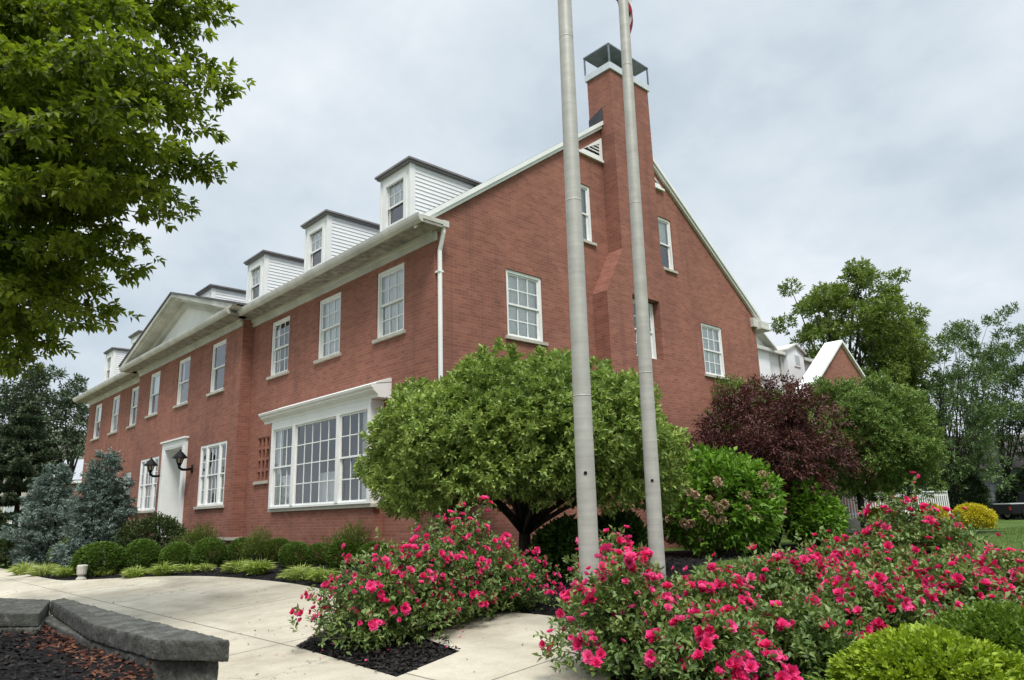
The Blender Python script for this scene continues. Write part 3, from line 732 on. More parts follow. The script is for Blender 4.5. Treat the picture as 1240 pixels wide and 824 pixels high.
for i, (a, b) in enumerate(WIN_FAR): window((a, 0, UP[0]), FX, FN, b-a, UP[1]-UP[0], '1/1', ['none', 'sides', 'upper'][i])
for i, (a, b) in enumerate(GLOW): window((a, -PJ, GZ[0]), FX, FN, b-a, GZ[1]-GZ[0], 'triple', 'sides', setback=0.01)
for a, b in FARLOW: window((a, 0, 0.764), FX, FN, b-a, 2.4-0.764, '1/1', 'upper')
for (a, b), c, xw in ((R1, 'full', 0), (R4, 'full', 0), (MIDW, 'sides', 0.31)): window((xw, a, 4.3), GX, GN, b-a, 1.67, '6/6', c)
for (a, b), c in ((R2, 'grey'), (R3, 'upper')): window((0, a, 7.4), GX, GN, b-a, 1.68, '2/2' if c == 'grey' else '1/1', c)
window((BAY[0], -BD, BZ[0]), FX, FN, BAY[1]-BAY[0], BZ[1]-BZ[0], 'bay', 'low', sill=True, setback=-0.10, casing=0.12, nm='bay_window')
# bay cheeks, head and flared roof
for a, b in ((BAY[0], BAY[0]+0.1), (BAY[1]-0.1, BAY[1])):
    bc = MB(); bc.box(a, b, -BD+0.001, -0.001, BZ[0], BZ[1]); part('bay_side', bc, [M['white']], B)
bc = MB(); bc.box(BAY[0], BAY[1], -BD-0.09, -0.001, BZ[1]+0.001, BZ[1]+0.09); part('bay_head', bc, [M['white']], B)
bw = MB(); prof = [(-0.345, 2.872), (-0.36, 2.94), (-0.47, 3.02), (-0.475, 3.06), (-0.53, 3.09), (-0.545, 3.14), (-0.53, 3.155), (-0.002, 3.24), (-0.002, 2.872)]
bw.prism(prof, -7.42, -1.63, lambda p, q, d: (d, p, q)); part('bay_cornice', bw, [M['white']], B)
bf = MB(); prof = [(-0.42, 3.178), (-0.40, 3.20), (-0.06, 3.33), (-0.004, 3.33), (-0.004, 3.246)]
bf.prism(prof, -6.95, -1.62, lambda p, q, d: (d, p, q)); part('bay_roof', bf, [M['white']], B)

# pierced brick lattice beside the bay
lt = MB(); x0, x1, za, zb = LAT
for i in range(4): 
    x = x0+(x1-x0)*i/3; lt.box(max(x0+.001, x-0.055), min(x1-.001, x+0.055), 0.02, 0.11, za, zb)
for j in range(5):
    z = za+(zb-za)*j/4; lt.box(x0+.002, x1-.002, 0.022, 0.112, max(za+.001, z-0.04), min(zb-.001, z+0.04))
lo = part('brick_lattice', lt, [M['brick']], B)
ls = MB(); ls.box(x0-0.06, x1+0.06, -0.06, 0.1, za-0.09, za-0.002); part('sill', ls, [M['sill']], lo, bevel=0.008)
lb = MB(); lb.box(x0-0.05, x1+0.05, 0.142, 0.16, za-0.05, zb+0.05); part('backing', lb, [M['black']], lo)  # black sheet standing in for the darkness inside the recess

# doorway: white cased recess with a panelled door at the back
dr = MB(); a, b = DOOR; y = -PJ
dr.box(a-0.24, a+0.0, y-0.10, y-0.002, -0.17, DTOP); dr.box(b, b+0.24, y-0.10, y-0.002, -0.17, DTOP)
dr.box(a-0.24, b+0.24, y-0.10, y-0.002, DTOP+0.001, DTOP+0.2); dr.box(a-0.30, b+0.30, y-0.16, y-0.002, DTOP+0.201, DTOP+0.26)
dr.box(a+0.002, a+0.05, y-0.09, y+1.0, -0.17, DTOP-0.002); dr.box(b-0.05, b-0.002, y-0.09, y+1.0, -0.17, DTOP-0.002)
dr.box(a+0.051, b-0.051, y-0.09, y+1.0, DTOP-0.05, DTOP-0.002)
part('door_surround', dr, [M['white']], B, bevel=0.006)
dd = MB(); dd.box(a+0.052, b-0.052, y+0.9, y+0.96, -0.15, DTOP-0.051)
for xx in (0.14, 0.5):
    for zz, hh in ((0.05, 0.75), (1.0, 0.75), (1.95, 0.5)):
        wdt = (b-a-0.1)*0.36; dd.box(a+0.05+(b-a-0.1)*xx, a+0.05+(b-a-0.1)*xx+wdt, y+0.88, y+0.905, zz, zz+hh)
do = part('door', dd, [M['white']], B, bevel=0.008)
dh_ = MB(); dh_.tube([(b-0.25, y+0.86, 0.85), (b-0.25, y+0.86, 1.05)], 0.018, 8); part('handle', dh_, [M['black']], do)
st = MB(); st.box(a-0.3, b+0.3, y-1.3, y-0.12, -0.85, -0.34); st.box(a-0.2, b+0.2, y-0.7, y-0.115, -0.338, -0.18); part('door_step', st, [M['sill']], B, bevel=0.01)

# ---- dormers
DX = [-1.84, -5.84, -9.87, -14.28, -18.6, -22.6, -26.7]
def dormer(xc):
    hw = 0.63; yf = 0.2; zt = 8.57; zb = 7.0; ye = 2.25
    d = MB()                                                       # front with opening, corner boards
    win = rect(xc-0.43, xc+0.43, 7.16, 8.34)
    wallface(d, rect(xc-hw, xc+hw, zb, zt), [win], yf, 'y', -1, 0.1)
    for s in (-1, 1): d.box(xc+s*hw-0.025, xc+s*hw+0.025, yf-0.02, yf+0.13, zb, zt)
    o = part('dormer', d, [M['white']], B)
    for s in (-1, 1):
        sd = MB(); z = zb
        while z < zt-0.02:
            f = lambda p, q, e: (xc+s*(hw+p), e, q)
            h = min(0.105, zt-z)
            sd.prism([(0.0, z), (0.02, z), (0.004, z+h), (0.0, z+h)], yf+0.1, min(ye, (z+h-6.958)/RS+0.25), f); z += 0.105
        part('siding', sd, [M['siding']], o)
    ov = 0.13; r = MB()                                            # low hipped roof
    x0, x1, y0 = xc-hw-ov, xc+hw+ov, yf-ov
    r.box(x0+0.04, x1-0.04, y0+0.04, ye+0.2, zt, zt+0.05)
    zr = zt+0.30; e = zt+0.052; t = 0.05
    P = [(x0, y0, e), (x1, y0, e), (x1, ye+0.5, e), (x0, ye+0.5, e), (x0, y0, e+t), (x1, y0, e+t), (x1, ye+0.5, e+t), (x0, ye+0.5, e+t), (xc, y0+hw+ov, zr), (xc, ye+0.5, zr)]
    r.add(P, [(0, 3, 2, 1), (0, 1, 5, 4), (1, 2, 6, 5), (3, 0, 4, 7), (4, 5, 8), (5, 6, 9, 8), (7, 4, 8, 9)])
    part('dormer_roof', r, [M['roofdark']], o)
    # window (frame, sash and pane as sub-parts of the dormer)
    w, h = 0.86, 1.18; O = np.array([xc-0.43, yf, 7.16]); f = MB(); g = MB(); c = MB()
    def bar(mb, a, b, cc, d_, n0, n1): mb.obox(O, (1, 0, 0), (0, 0, 1), (0, -1, 0), (a, b), (cc, d_), (n0, n1))
    bar(f, -0.07, 0.05, -0.07, h+0.07, -0.04, 0.03); bar(f, w-0.05, w+0.07, -0.07, h+0.07, -0.04, 0.03); bar(f, 0.05, w-0.05, h-0.05, h+0.07, -0.04, 0.029); bar(f, 0.05, w-0.05, -0.07, 0.05, -0.04, 0.05)
    part('window_frame', f, [M['white']], o)
    s = MB(); m = h*0.46
    bar(s, 0.05, 0.09, m, h-0.05, -0.07, -0.045); bar(s, w-0.09, w-0.05, m, h-0.05, -0.07, -0.045); bar(s, 0.09, w-0.09, m, m+0.05, -0.07, -0.046)
    for k in (1, 2): bar(s, 0.05+0.76*k/3-0.008, 0.05+0.76*k/3+0.008, m+0.05, h-0.05, -0.066, -0.05)
    bar(s, 0.05, w-0.05, m+(h-m)*0.5-0.008, m+(h-m)*0.5+0.008, -0.066, -0.05)
    bar(s, 0.05, 0.09, 0.05, m, -0.10, -0.075); bar(s, w-0.09, w-0.05, 0.05, m, -0.10, -0.075); bar(s, 0.09, w-0.09, 0.05, 0.09, -0.10, -0.075)
    part('sash', s, [M['white']], o)
    for a0, b0, n in ((m+0.01, h-0.05, -0.058), (0.06, m, -0.09)):
        g.poly([O+np.array([x, -n, z]) for x, z in ((0.06, a0), (w-0.06, a0), (w-0.06, b0), (0.06, b0))])
    part('pane', g, [M['glass']], o)
    bar(c, 0.06, w-0.06, m+0.02, h-0.045, -0.082, -0.075); part('blind', c, [M['curtain']], o)
    bk = MB(); bar(bk, -0.1, w+0.1, -0.1, h+0.1, -0.5, -0.48); part('dark_room_backing', bk, [M['inside']], o)  # dark sheet behind the panes, coloured to pass for the unlit room
for x in DX: dormer(x)

# ---- chimney with sloped shoulders
ch = MB(); cy0, cy1, by0, by1 = 6.05, 7.87, 5.27, 8.68; XF = 0.5; XB = -0.38; TOP = 12.85
prof = [(by0, BASE), (by1, BASE), (by1, 5.9), (cy1, 7.25), (cy1, TOP), (cy0, TOP), (cy0, 7.25), (by0, 5.9)]
wallface(ch, prof, [rect(MIDW[0]-0.02, MIDW[1]+0.02, 4.28, 6.0)], XF, 'x', 1, 0.495)
for a, b in zip(prof, prof[1:]+prof[:1]):
    x0 = 0.002 if max(a[1], b[1]) < 7.3 else XB
    if a[1] == TOP and b[1] == TOP: x0 = XB
    ch.add([(XF, *a), (XF, *b), (x0, *b), (x0, *a)], [(0, 3, 2, 1)])
ch.add([(XB, cy0, 9), (XB, cy1, 9), (XB, cy1, TOP), (XB, cy0, TOP)], [(0, 1, 2, 3)])
co = part('chimney', ch, [M['brick']], B)
cb = MB(); o = 0.05
cb.box(XB-o, XF+o, cy0-o, cy1+o, TOP-0.02, TOP+0.2); part('cap_band', cb, [M['capband']], co, bevel=0.01)
hd = MB(); hz = TOP+0.78
hd.box(XB-0.06, XF+0.06, cy0-0.06, cy1+0.06, hz, hz+0.035)
for x in (XB-0.03, XF+0.03):
    for yy in (cy0-0.03, cy1+0.03): hd.box(x-0.02, x+0.02, yy-0.02, yy+0.02, TOP+0.201, hz-0.001)
hd.box(XB+0.2, XF-0.2, cy0+0.35, cy0+0.75, TOP+0.201, TOP+0.5); hd.box(XB+0.2, XF-0.2, cy1-0.75, cy1-0.35, TOP+0.201, TOP+0.5)
part('rain_hood', hd, [M['hood']], co)
fs = MB(); z = RC+RS*cy0
fs.prism([(XB, z-0.1), (0.13, z-0.1), (0.13, z+0.40), (XB, z+0.20)], cy0-0.035, cy0-0.003, lambda p, q, d: (p, d, q))
part('flashing', fs, [M['flash']], co)
fs = MB(); fs.prism([(XB, z-0.1), (0.13, z-0.1), (0.13, z+0.40), (XB, z+0.20)], cy1+0.003, cy1+0.035, lambda p, q, d: (p, d, q)); part('flashing', fs, [M['flash']], co)

# ---- louvred triangular gable vents
def vent(flip):
    f = (lambda u, v, n: (n, u, v)) if not flip else (lambda u, v, n: (n, W-u, v))
    y0, y1, z0 = 5.02, 6.02, 10.05; z1 = z0+RS*(y1-y0)
    m = MB(); b = 0.11
    def pr(P, n0, n1): m.prism(P, n0, n1, lambda p, q, d: f(p, q, d))
    pr([(y0, z0), (y1, z0), (y1, z0+b), (y0+b*1.4, z0+b)], 0.001, 0.05); pr([(y1-b, z0+b+.001), (y1, z0+b+.001), (y1, z1), (y1-b, z1-b*RS)], 0.001, 0.05)
    pr([(y0, z0+.001), (y0+b*1.4, z0+b+.001), (y1-b-.001, z1-b*RS-0.14), (y1-b-.001, z1-b*RS)], 0.001, 0.049)
    pr([(y0-0.06, z0-0.07), (y1+0.01, z0-0.07), (y1+0.01, z0-0.001), (y0-0.06, z0-0.001)], 0.001, 0.08)
    o = part('gable_vent', m, [M['white']], B)
    k = MB(); k.prism([(y0+b, z0+b*0.7), (y1-b*0.9, z0+b*0.7), (y1-b*0.9, z1-b*RS-0.1)], 0.001, 0.008, lambda p, q, d: f(p, q, d)); part('backing', k, [M['black']], o)
    l = MB()
    for i in range(1, 5):
        z = z0+b+0.1*i; ya = y0+(z-z0)/RS+b*0.9
        if ya < y1-b-0.03: l.prism([(ya, z), (y1-b, z), (y1-b, z+0.03), (ya, z+0.03)], 0.009, 0.04, lambda p, q, d: f(p, q, d))
    part('louvre', l, [M['white']], o)
vent(False); vent(True)

# ---- wall lanterns each side of the doorway
def lantern(x, z, label):
    y = -PJ-0.003; out = 0.42
    rt = root('wall_lantern', (x, y, z), label, 'lantern', 'lanterns beside the front doorway')
    br = MB(); br.box(x-0.06, x+0.06, y-0.03, y, z-0.13, z+0.13)
    br.tube([(x, y-0.03, z), (x, y-0.2, z-0.03), (x, y-out+0.1, z-0.03), (x, y-out, z+0.03), (x, y-out, z+0.13)], 0.042, 8)
    part('bracket', br, [M['black']], rt, smooth=True)
    hx, hy, hz0 = x, y-out, z+0.13
    g = MB(); n = 6
    def ring(rr, zz): return [(hx+rr*math.cos(2*math.pi*i/n), hy+rr*math.sin(2*math.pi*i/n), zz) for i in range(n)]
    V = ring(0.07, hz0+0.04)+ring(0.12, hz0+0.20); g.add(V, [(i, (i+1) % n, n+(i+1) % n, n+i) for i in range(n)])
    part('lamp_glass', g, [M['lampglass']], rt)
    f = MB()
    for i in range(n): f.tube([V[i], V[n+i]], 0.016, 5)
    f.tube([(hx, hy, hz0-0.04), (hx, hy, hz0+0.05)], [0.05, 0.085], 6)
    f.tube([(hx, hy, hz0+0.20), (hx, hy, hz0+0.24), (hx, hy, hz0+0.40), (hx, hy, hz0+0.42), (hx, hy, hz0+0.50)], [0.235, 0.225, 0.08, 0.05, 0.012], 6)
    part('lamp_frame', f, [M['black']], rt)
M['lampglass'] = plain('frosted_lamp_glass', (0.42, 0.36, 0.27), 0.3, 0.1)
pR = hity(233, 568, -PJ); pL = hity(197, 576, -PJ)
lantern(float(pR[0]), float(pR[2]), 'black wall lantern at the doorway, on the side nearer the bay window')
lantern(float(pL[0]), float(pL[2]), 'black wall lantern at the doorway, on the side nearer the blue spruces')

# ---- rear wing in white siding and the small brick gable
rw = root('rear_wing', (-8, 20, -0.8), 'white sided rear wing glimpsed past the end of the brick gable', 'building')
m = MB(); m.box(-9, -2.0, W+0.62, 26, -0.9, 6.40); part('wall', m, [M['siding']], rw)
m = MB(); m.box(-9.3, -1.80, W+0.64, 26.2, 6.402, 6.47); m.box(-1.80, -1.70, W+0.64, 26.2, 6.36, 6.50); part('eave', m, [M['trim']], rw)
m = MB(); m.prism([(-1.85, 6.475), (-5.6, 6.9), (-9.3, 6.475)], W+0.64, 26.2, lambda p, q, d: (p, d, q)); part('roof', m, [M['roof']], rw)
for yc, hgt, hw, sl in ((16.4, 7.65, 2.1, 0.56), (20.4, 6.90, 0.75, 0.40)):
    m = MB(); m.prism([(yc-hw, 5.2), (yc+hw, 5.2), (yc+hw, hgt-sl*hw), (yc, hgt), (yc-hw, hgt-sl*hw)], -4.4, -1.9 if hw > 1 else -1.68, lambda p, q, d: (d, p, q))
    o = part('cross_gable', m, [M['siding']], rw)
    m = MB()
    for s in (-1, 1):
        m.prism([(yc+s*(hw+0.1), hgt-sl*(hw+0.1)+0.005), (yc, hgt+0.005), (yc, hgt+0.07), (yc+s*(hw+0.1), hgt-sl*(hw+0.1)+0.07)], -4.4, -1.56, lambda p, q, d: (d, p, q))
    part('roof', m, [M['trim']], o)
    if hw < 1:
        m = MB(); m.box(-1.679, -1.64, yc-0.2, yc+0.34, 5.95, 6.5); part('window_frame', m, [M['white']], o)
        m = MB(); m.box(-1.66, -1.635, yc-0.13, yc+0.27, 6.02, 6.43); part('pane', m, [M['shade']], o)
for yy in (19.55, 22.5):
    m = MB(); m.tube([(-1.93, yy, 6.36), (-1.93, yy, -0.8)], 0.05, 8); part('downspout', m, [M['trim']], rw)
gb = root('brick_pavilion', (-1, 21.0, -0.8), 'small brick gable with a bright white roof beyond the red maple', 'building')
m = MB(); ap = 6.75; hw = 3.6; sl = 0.70
m.prism([(21.0-hw, -0.9), (21.0+hw, -0.9), (21.0+hw, ap-sl*hw), (21.0, ap), (21.0-hw, ap-sl*hw)], -0.5, 0.0, lambda p, q, d: (d, p, q)); part('wall', m, [M['brick']], gb)
m = MB(); hw2 = hw+0.3
for s in (-1, 1):
    m.prism([(21+s*hw2, ap-sl*hw2+0.01), (21, ap+0.01), (21, ap+0.12), (21+s*hw2, ap-sl*hw2+0.12)], -0.62, 0.12, lambda p, q, d: (d, p, q))
part('roof', m, [M['white']], gb)

# ================================================================== STONE PLANTER (lower left)
TZ = -0.47
def T(px, py, z=TZ): return hitz(px, py, z)
pl = root('stone_planter_wall', T(190, 776), 'low dark stone planter wall with a thick, chipped coping at the corner of the paving', 'stone wall')
A = T(191, 775); Bc = T(281, 776); Cc = T(166, 748); Dn = T(110, 755); E_ = T(78, 724.5); Fp = T(44, 730)
def block(name, top, z1, z0, mat=M['stone'], rough=0.012, sub=7):
    """irregular stone block from a top outline"""
    import bmesh
    bm = bmesh.new(); v1 = [bm.verts.new((p[0]-ORG[pl.name][0], p[1]-ORG[pl.name][1], z1-ORG[pl.name][2])) for p in top]
    v0 = [bm.verts.new((p[0]-ORG[pl.name][0], p[1]-ORG[pl.name][1], z0-ORG[pl.name][2])) for p in top]
    bm.faces.new(v1); bm.faces.new(v0[::-1]); n = len(top)
    for i in range(n): bm.faces.new((v1[i], v0[i], v0[(i+1) % n], v1[(i+1) % n]))
    bmesh.ops.recalc_face_normals(bm, faces=bm.faces)
    bmesh.ops.triangulate(bm, faces=[f for f in bm.faces if len(f.verts) > 4])
    me = bpy.data.meshes.new(name); bm.to_mesh(me); bm.free(); me.materials.append(mat)
    o = link(me, name, pl)
    r = o.modifiers.new('remesh', 'REMESH'); r.mode = 'VOXEL'; r.voxel_size = 0.014; r.use_smooth_shade = True
    for size, st in ((0.16, 0.022), (0.035, 0.013)):
        tx = bpy.data.textures.new('stone_relief', 'CLOUDS'); tx.noise_scale = size; tx.noise_depth = 3
        d = o.modifiers.new('relief', 'DISPLACE'); d.texture = tx; d.strength = st; d.mid_level = 0.5; d.texture_coords = 'GLOBAL'
    return o
CT = 0.13
block('coping_stone', [A[:2], Bc[:2], Cc[:2]*0.55+Bc[:2]*0.45, Cc[:2], E_[:2], (E_[:2]+Fp[:2])*0.5, Dn[:2]], TZ, TZ-CT)
inn = lambda P, k: P+(np.mean([A, Bc, Cc, Dn, E_, Fp], 0)-P)*k
q = [inn(P, 0.06)[:2] for P in (A, Bc, Cc, E_, Fp, Dn)]
block('wall_stone', q, TZ-CT-0.005, TZ-0.42); block('wall_stone', [p+0.01 for p in q], TZ-0.425, TZ-0.85)
G0, G1_ = T(-40, 722), T(-60, 742)
E2, F2 = T(62, 725), T(48, 741)
block('coping_stone', [F2[:2], E2[:2], G0[:2], G1_[:2]], TZ-0.01, TZ-CT)
block('wall_stone', [inn(F2, 0.03)[:2], E2[:2], G0[:2], G1_[:2]], TZ-CT-0.005, TZ-0.85)
soil_z = TZ-0.19
so = [T(185, 805, soil_z), T(110, 770, soil_z), T(46, 743, soil_z), T(-60, 742, soil_z), T(-900, 800, soil_z), T(-900, 1600, soil_z), T(150, 1300, soil_z)]
so = [(p[0], p[1]) for p in so]
m = MB(); so2 = so
ar = sum(a[0]*b[1]-b[0]*a[1] for a, b in zip(so, so[1:]+so[:1]))
if ar < 0: so2 = so[::-1]
m.sheet(so2, [], lambda u, v: (u, v, soil_z))
for a, b in zip(so2, so2[1:]+so2[:1]): m.add([(*a, soil_z), (*b, soil_z), (*b, -1.6), (*a, -1.6)], [(0, 3, 2, 1)])
solo('planter_soil', m, [M['planter_soil']], kind='structure')
X = rng.uniform(-8, 8, 90000); Y = rng.uniform(-12, -3, 90000); kk = inside(so2, X, Y) & (np.hypot(X-CAM[0], Y-CAM[1]) < 10); X, Y = X[kk], Y[kk]
P = np.stack([X, Y, soil_z+rng.uniform(0.0, 0.035, len(X))], 1)
# chips of faded red bark lie in a band along the inside of the wall
a_, b_ = np.array(so[0]), np.array(so[2]); dv = (b_-a_)/np.linalg.norm(b_-a_)
dist = np.abs((X-a_[0])*dv[1]-(Y-a_[1])*dv[0]); redm = (dist < 0.42+rng.normal(0, 0.07, len(X)))
chips('planter_chips', P[~redm], [M['chip']], 0.05); chips('red_chips', P[redm], [M['redchip']], 0.05)
# dry grass tuft and a small weed in the planter
L = Leaves(); c = T(12, 752, soil_z); n = 90
D = ball(n); D[:, 2] = np.abs(D[:, 2])*1.2+0.2
L.add(c+rng.normal(0, 0.12, (n, 3))*[1, 1, 0], D, rng.uniform(0.06, 0.16, n), 0.008)
o = link(L.mesh('dry_grass_tuft', [leafmat('straw', [(0.25, 0.2, 0.1), (0.4, 0.34, 0.18), (0.2, 0.24, 0.06)])]), 'dry_grass_tuft')
tag(o, 'straw coloured grass tuft growing in the planter mulch', 'grass tuft')

# ================================================================== FLAGPOLES
def flagpole(px, pyref, D, r0, r1, top_px, label, holey):
    b = under(px, D); base = np.array([b[0], b[1], b[2]])
    # slight lean, as surveyed in the photograph
    lo = at(px, pyref, D); hi = at(top_px, 0, D)
    v = hi-lo; t = 1.0
    # point on the ray through the upper mark at the height implied by a straight shaft
    a = ray(top_px, 0); ss = D
    z_hi = CAM[2]+a[2]*ss; dirv = np.array([0, 0, 1.0])+rx_*TILT
    dirv /= np.linalg.norm(dirv)
    H = 10.5
    rt = root('flagpole', base, label, 'flagpole', 'pair of tall grey flagpoles')
    m = MB(); n = 24; pts = []; rad = []
    for i in range(60):
        z = H*i/59; pts.append(base+dirv*z-np.array([0, 0, 0.05 if i == 0 else 0])); rad.append(r0+(r1-r0)*(i/59))
    m.tube(pts, rad, n); part('shaft', m, [M['pole']], rt, smooth=True)
    for z in SEAMS:
        m = MB(); m.tube([base+dirv*(z-0.006), base+dirv*(z+0.006)], [r0+(r1-r0)*z/H+0.0012]*2, n); part('seam_band', m, [M['pole']], rt, smooth=True)
    m = MB(); c = base+dirv*(H+0.1); m.tube([c+np.array([0, 0, q]) for q in (-0.11, -0.09, -0.05, 0, 0.05, 0.09, 0.1)], [0.02, 0.05, 0.088, 0.1, 0.088, 0.05, 0.01], 16); part('finial', m, [plain('gilt_ball', (0.5, 0.36, 0.1), 0.3, 0.1, metal=0.9)], rt, smooth=True)
    z = (CAM[2]+ray(px, holey)[2]*D)-base[2]; tow = nrm(CAM-base)*[1, 1, 0]; tow /= np.linalg.norm(tow)
    p = base+dirv*z+tow*(r0+(r1-r0)*z/H)-rx_*0.0
    m = MB(); m.tube([p-tow*0.01, p+tow*0.006], 0.017, 10); part('bolt_hole', m, [M['black']], rt)
    m = MB(); m.tube([base+[0, 0, -0.05], base+[0, 0, 0.02], base+[0, 0, 0.05]], [r0*1.9, r0*1.9, r0*1.15], 24); part('base_collar', m, [M['pole']], rt)
    return base, dirv
TILT = 0.009; SEAMS = (2.3, 4.3, 6.2)
bA, dA = flagpole(709.5, 660, 6.6, 0.094, 0.064, 681, 'grey metal flagpole closest to the rose bed, without a flag in sight', 573)
TILT = 0.014; SEAMS = (2.7, 4.9, 6.9)
bB, dB = flagpole(790.5, 690, 8.3, 0.092, 0.059, 754, 'grey metal flagpole in front of the chimney, carrying the flag', 582)
# flag hanging slack on the second pole
fl = MB(); H0 = at(753, 20, 8.3)[2]-bB[2]+0.08; nU, nV = 40, 39; hoist, fly = 1.35, 2.3
tow = nrm((CAM-bB)*[1, 1, 0]); side = rx_*[1, 1, 0]; side = side/np.linalg.norm(side)
V = []
for i in range(nU+1):
    u = i/nU
    for j in range(nV+1):
        v = j/nV
        p = bB+dB*(H0+1.80+hoist*v+0.75*(1-u))
        hang = u*(0.85+0.25*(1-v))
        z = -hang*0.35-0.25*u*u
        sx = 0.17*math.sin(u*9+v*1.2)*min(1, u*3)-0.03*u-0.04; sy = -0.10-0.09*math.cos(u*11+v*2.0)*min(1, u*3)
        V.append(p+np.array([0, 0, z-0.55*u])+side*sx+tow*sy)
Fc = []; mi = []
for i in range(nU):
    for j in range(nV):
        Fc.append((i*(nV+1)+j, (i+1)*(nV+1)+j, (i+1)*(nV+1)+j+1, i*(nV+1)+j+1))
        st_ = j//3; mi.append(2 if (i < nU*0.4 and st_ >= 6) else (0 if st_ % 2 == 0 else 1))
fl.v = [tuple(map(float, p)) for p in V]; fl.f = Fc; fl.m = mi
solo('flag', fl, [plain('flag_red', (0.30, 0.02, 0.045), 0.8, 0.1), plain('flag_white', (0.7, 0.68, 0.68), 0.8, 0.05), plain('flag_blue', (0.02, 0.03, 0.12), 0.8, 0.1)],
     'slack red and white striped flag hanging high on the pole before the chimney', 'flag', loc=tuple(map(float, bB+dB*H0)), smooth=True)

# ================================================================== TREES
# rounded tree at the corner of the building
b = np.array([2.6, -0.05, float(gz(2.6, -0.05))])
c = at(638, 558, depth(b)+0.0); 
tree('small_rounded_tree', 'low rounded green tree with a dark trunk at the near corner of the building', 'tree', b, c-rx_*0.08, (2.42, 2.3, 1.50), 300, 0.29, 60, 7, 0.06, 0.09, 0.046, M['round'], 0.12, 0.75, M['bark'],
     zmin=-0.46, nlimb=14, upbias=0.75, wob=0.07, inner=0.62, spread=1.15, even=True)
# Japanese maple
b = under(928, 17.8); b2 = at(926, 556, 17.8)
tree('red_maple', 'dark purple red maple tree beside the gable, between two green plants', 'tree', b, b2+np.array([0, 0, -0.1]), (1.66, 1.66, 1.95), 150, 0.30, 50, 6, 0.16, 0.10, 0.036, M['redleaf'], 0.08, 0.7, M['bark'],
     zmin=-0.8, nlimb=24, upbias=0.15, droop=0.2, wob=0.15, stems=2)
b = under(1045, 24.5); b2 = at(1048, 540, 24.5)
tree('rear_rounded_tree', 'pale green rounded tree standing behind the dark red maple', 'tree', b, b2, (2.15, 2.3, 2.15), 250, 0.34, 60, 6, 0.12, 0.115, 0.052, M['roundb'], 0.12, 1.3, M['bark'],
     zmin=-0.80, nlimb=14, upbias=0.6, wob=0.1, inner=0.55, spread=1.1)
b = under(905, 22.5); b2 = at(912, 518, 22.5)
tree('rear_rounded_tree', 'green shrubby tree mostly hidden behind the dark red maple, against the gable end', 'tree', b, b2, (1.6, 1.6, 1.4), 45, 0.45, 60, 6, 0.2, 0.12, 0.05, M['roundb'], 0.09, 1.3, M['bark'], nlimb=10)
# tall tree behind the rear wing
b = under(1040, 46); b2 = at(1036, 420, 46)
tree('tall_broadleaf_tree', 'tall open crowned tree rising behind the brick pavilion', 'tree', b, b2, (4.2, 4.2, 4.8), 150, 0.52, 44, 6, 0.32, 0.23, 0.12, M['farleaf'], 0.28, 4.0, M['bark'], zmin=-0.9, nlimb=45, inner=0.35, wob=0.13)
# looser trees to the right
RT = [(1150, 505, 42, (2.6, 2.6, 4.6), 52, 'loose multi stemmed tree in front of the grey house', 3, 'farleaf2'),
      (1185, 470, 50, (1.9, 1.9, 5.2), 34, 'slender tall tree, first of the three thin tops beside the tall open tree', 1, 'farleaf2'),
      (1225, 470, 52, (2.3, 2.3, 6.2), 44, 'tallest feathery tree at the edge of the view above the pickup', 1, 'farleaf2'),
      (1262, 480, 50, (2.4, 2.4, 5.5), 40, 'feathery tree cut off by the edge of the view', 1, 'farleaf2'),
      (1105, 455, 55, (2.0, 2.0, 3.8), 30, 'thin tree seen between the tall open tree and the multi stemmed tree', 1, 'farleaf')]
for px, py, D, rad, nc, lab, stems, mat in RT:
    b = under(px, D); b2 = at(px+3, py, D)
    tree('loose_tree', lab, 'tree', b, b2, rad, int(nc*1.5), 0.45, 30, 5, 0.32, 0.22, 0.10, M[mat], 0.12, 2.6, M['bark'], zmin=-1, group='trees at the far side of the lawn', nlimb=22, inner=0.25, wob=0.13, stems=stems, upbias=0.8)
# dark evergreen shrubs below them
for px, yt, D, wpx, lab in ((1162, 566, 43, 60, 'dark evergreen shrub under the multi stemmed tree'), (1205, 555, 55, 66, 'dark evergreen shrub behind the multi stemmed tree, left of the pickup bed'), (1112, 606, 39, 34, 'small dark evergreen shrub by the white fence'), (1250, 570, 50, 60, 'dark evergreen shrub behind the pickup truck')):
    b = under(px, D); h = (at(px, yt, D)[2]-b[2]); w = wpx*D/F
    shrub('evergreen_shrub', lab, 'shrub', b, shrub_meshes(w, h, M['yew'], 1500, 6, 0.3, 0.22, 0.09, lumps=9, bumpy=0.25), 'dark evergreens at the far side of the lawn')

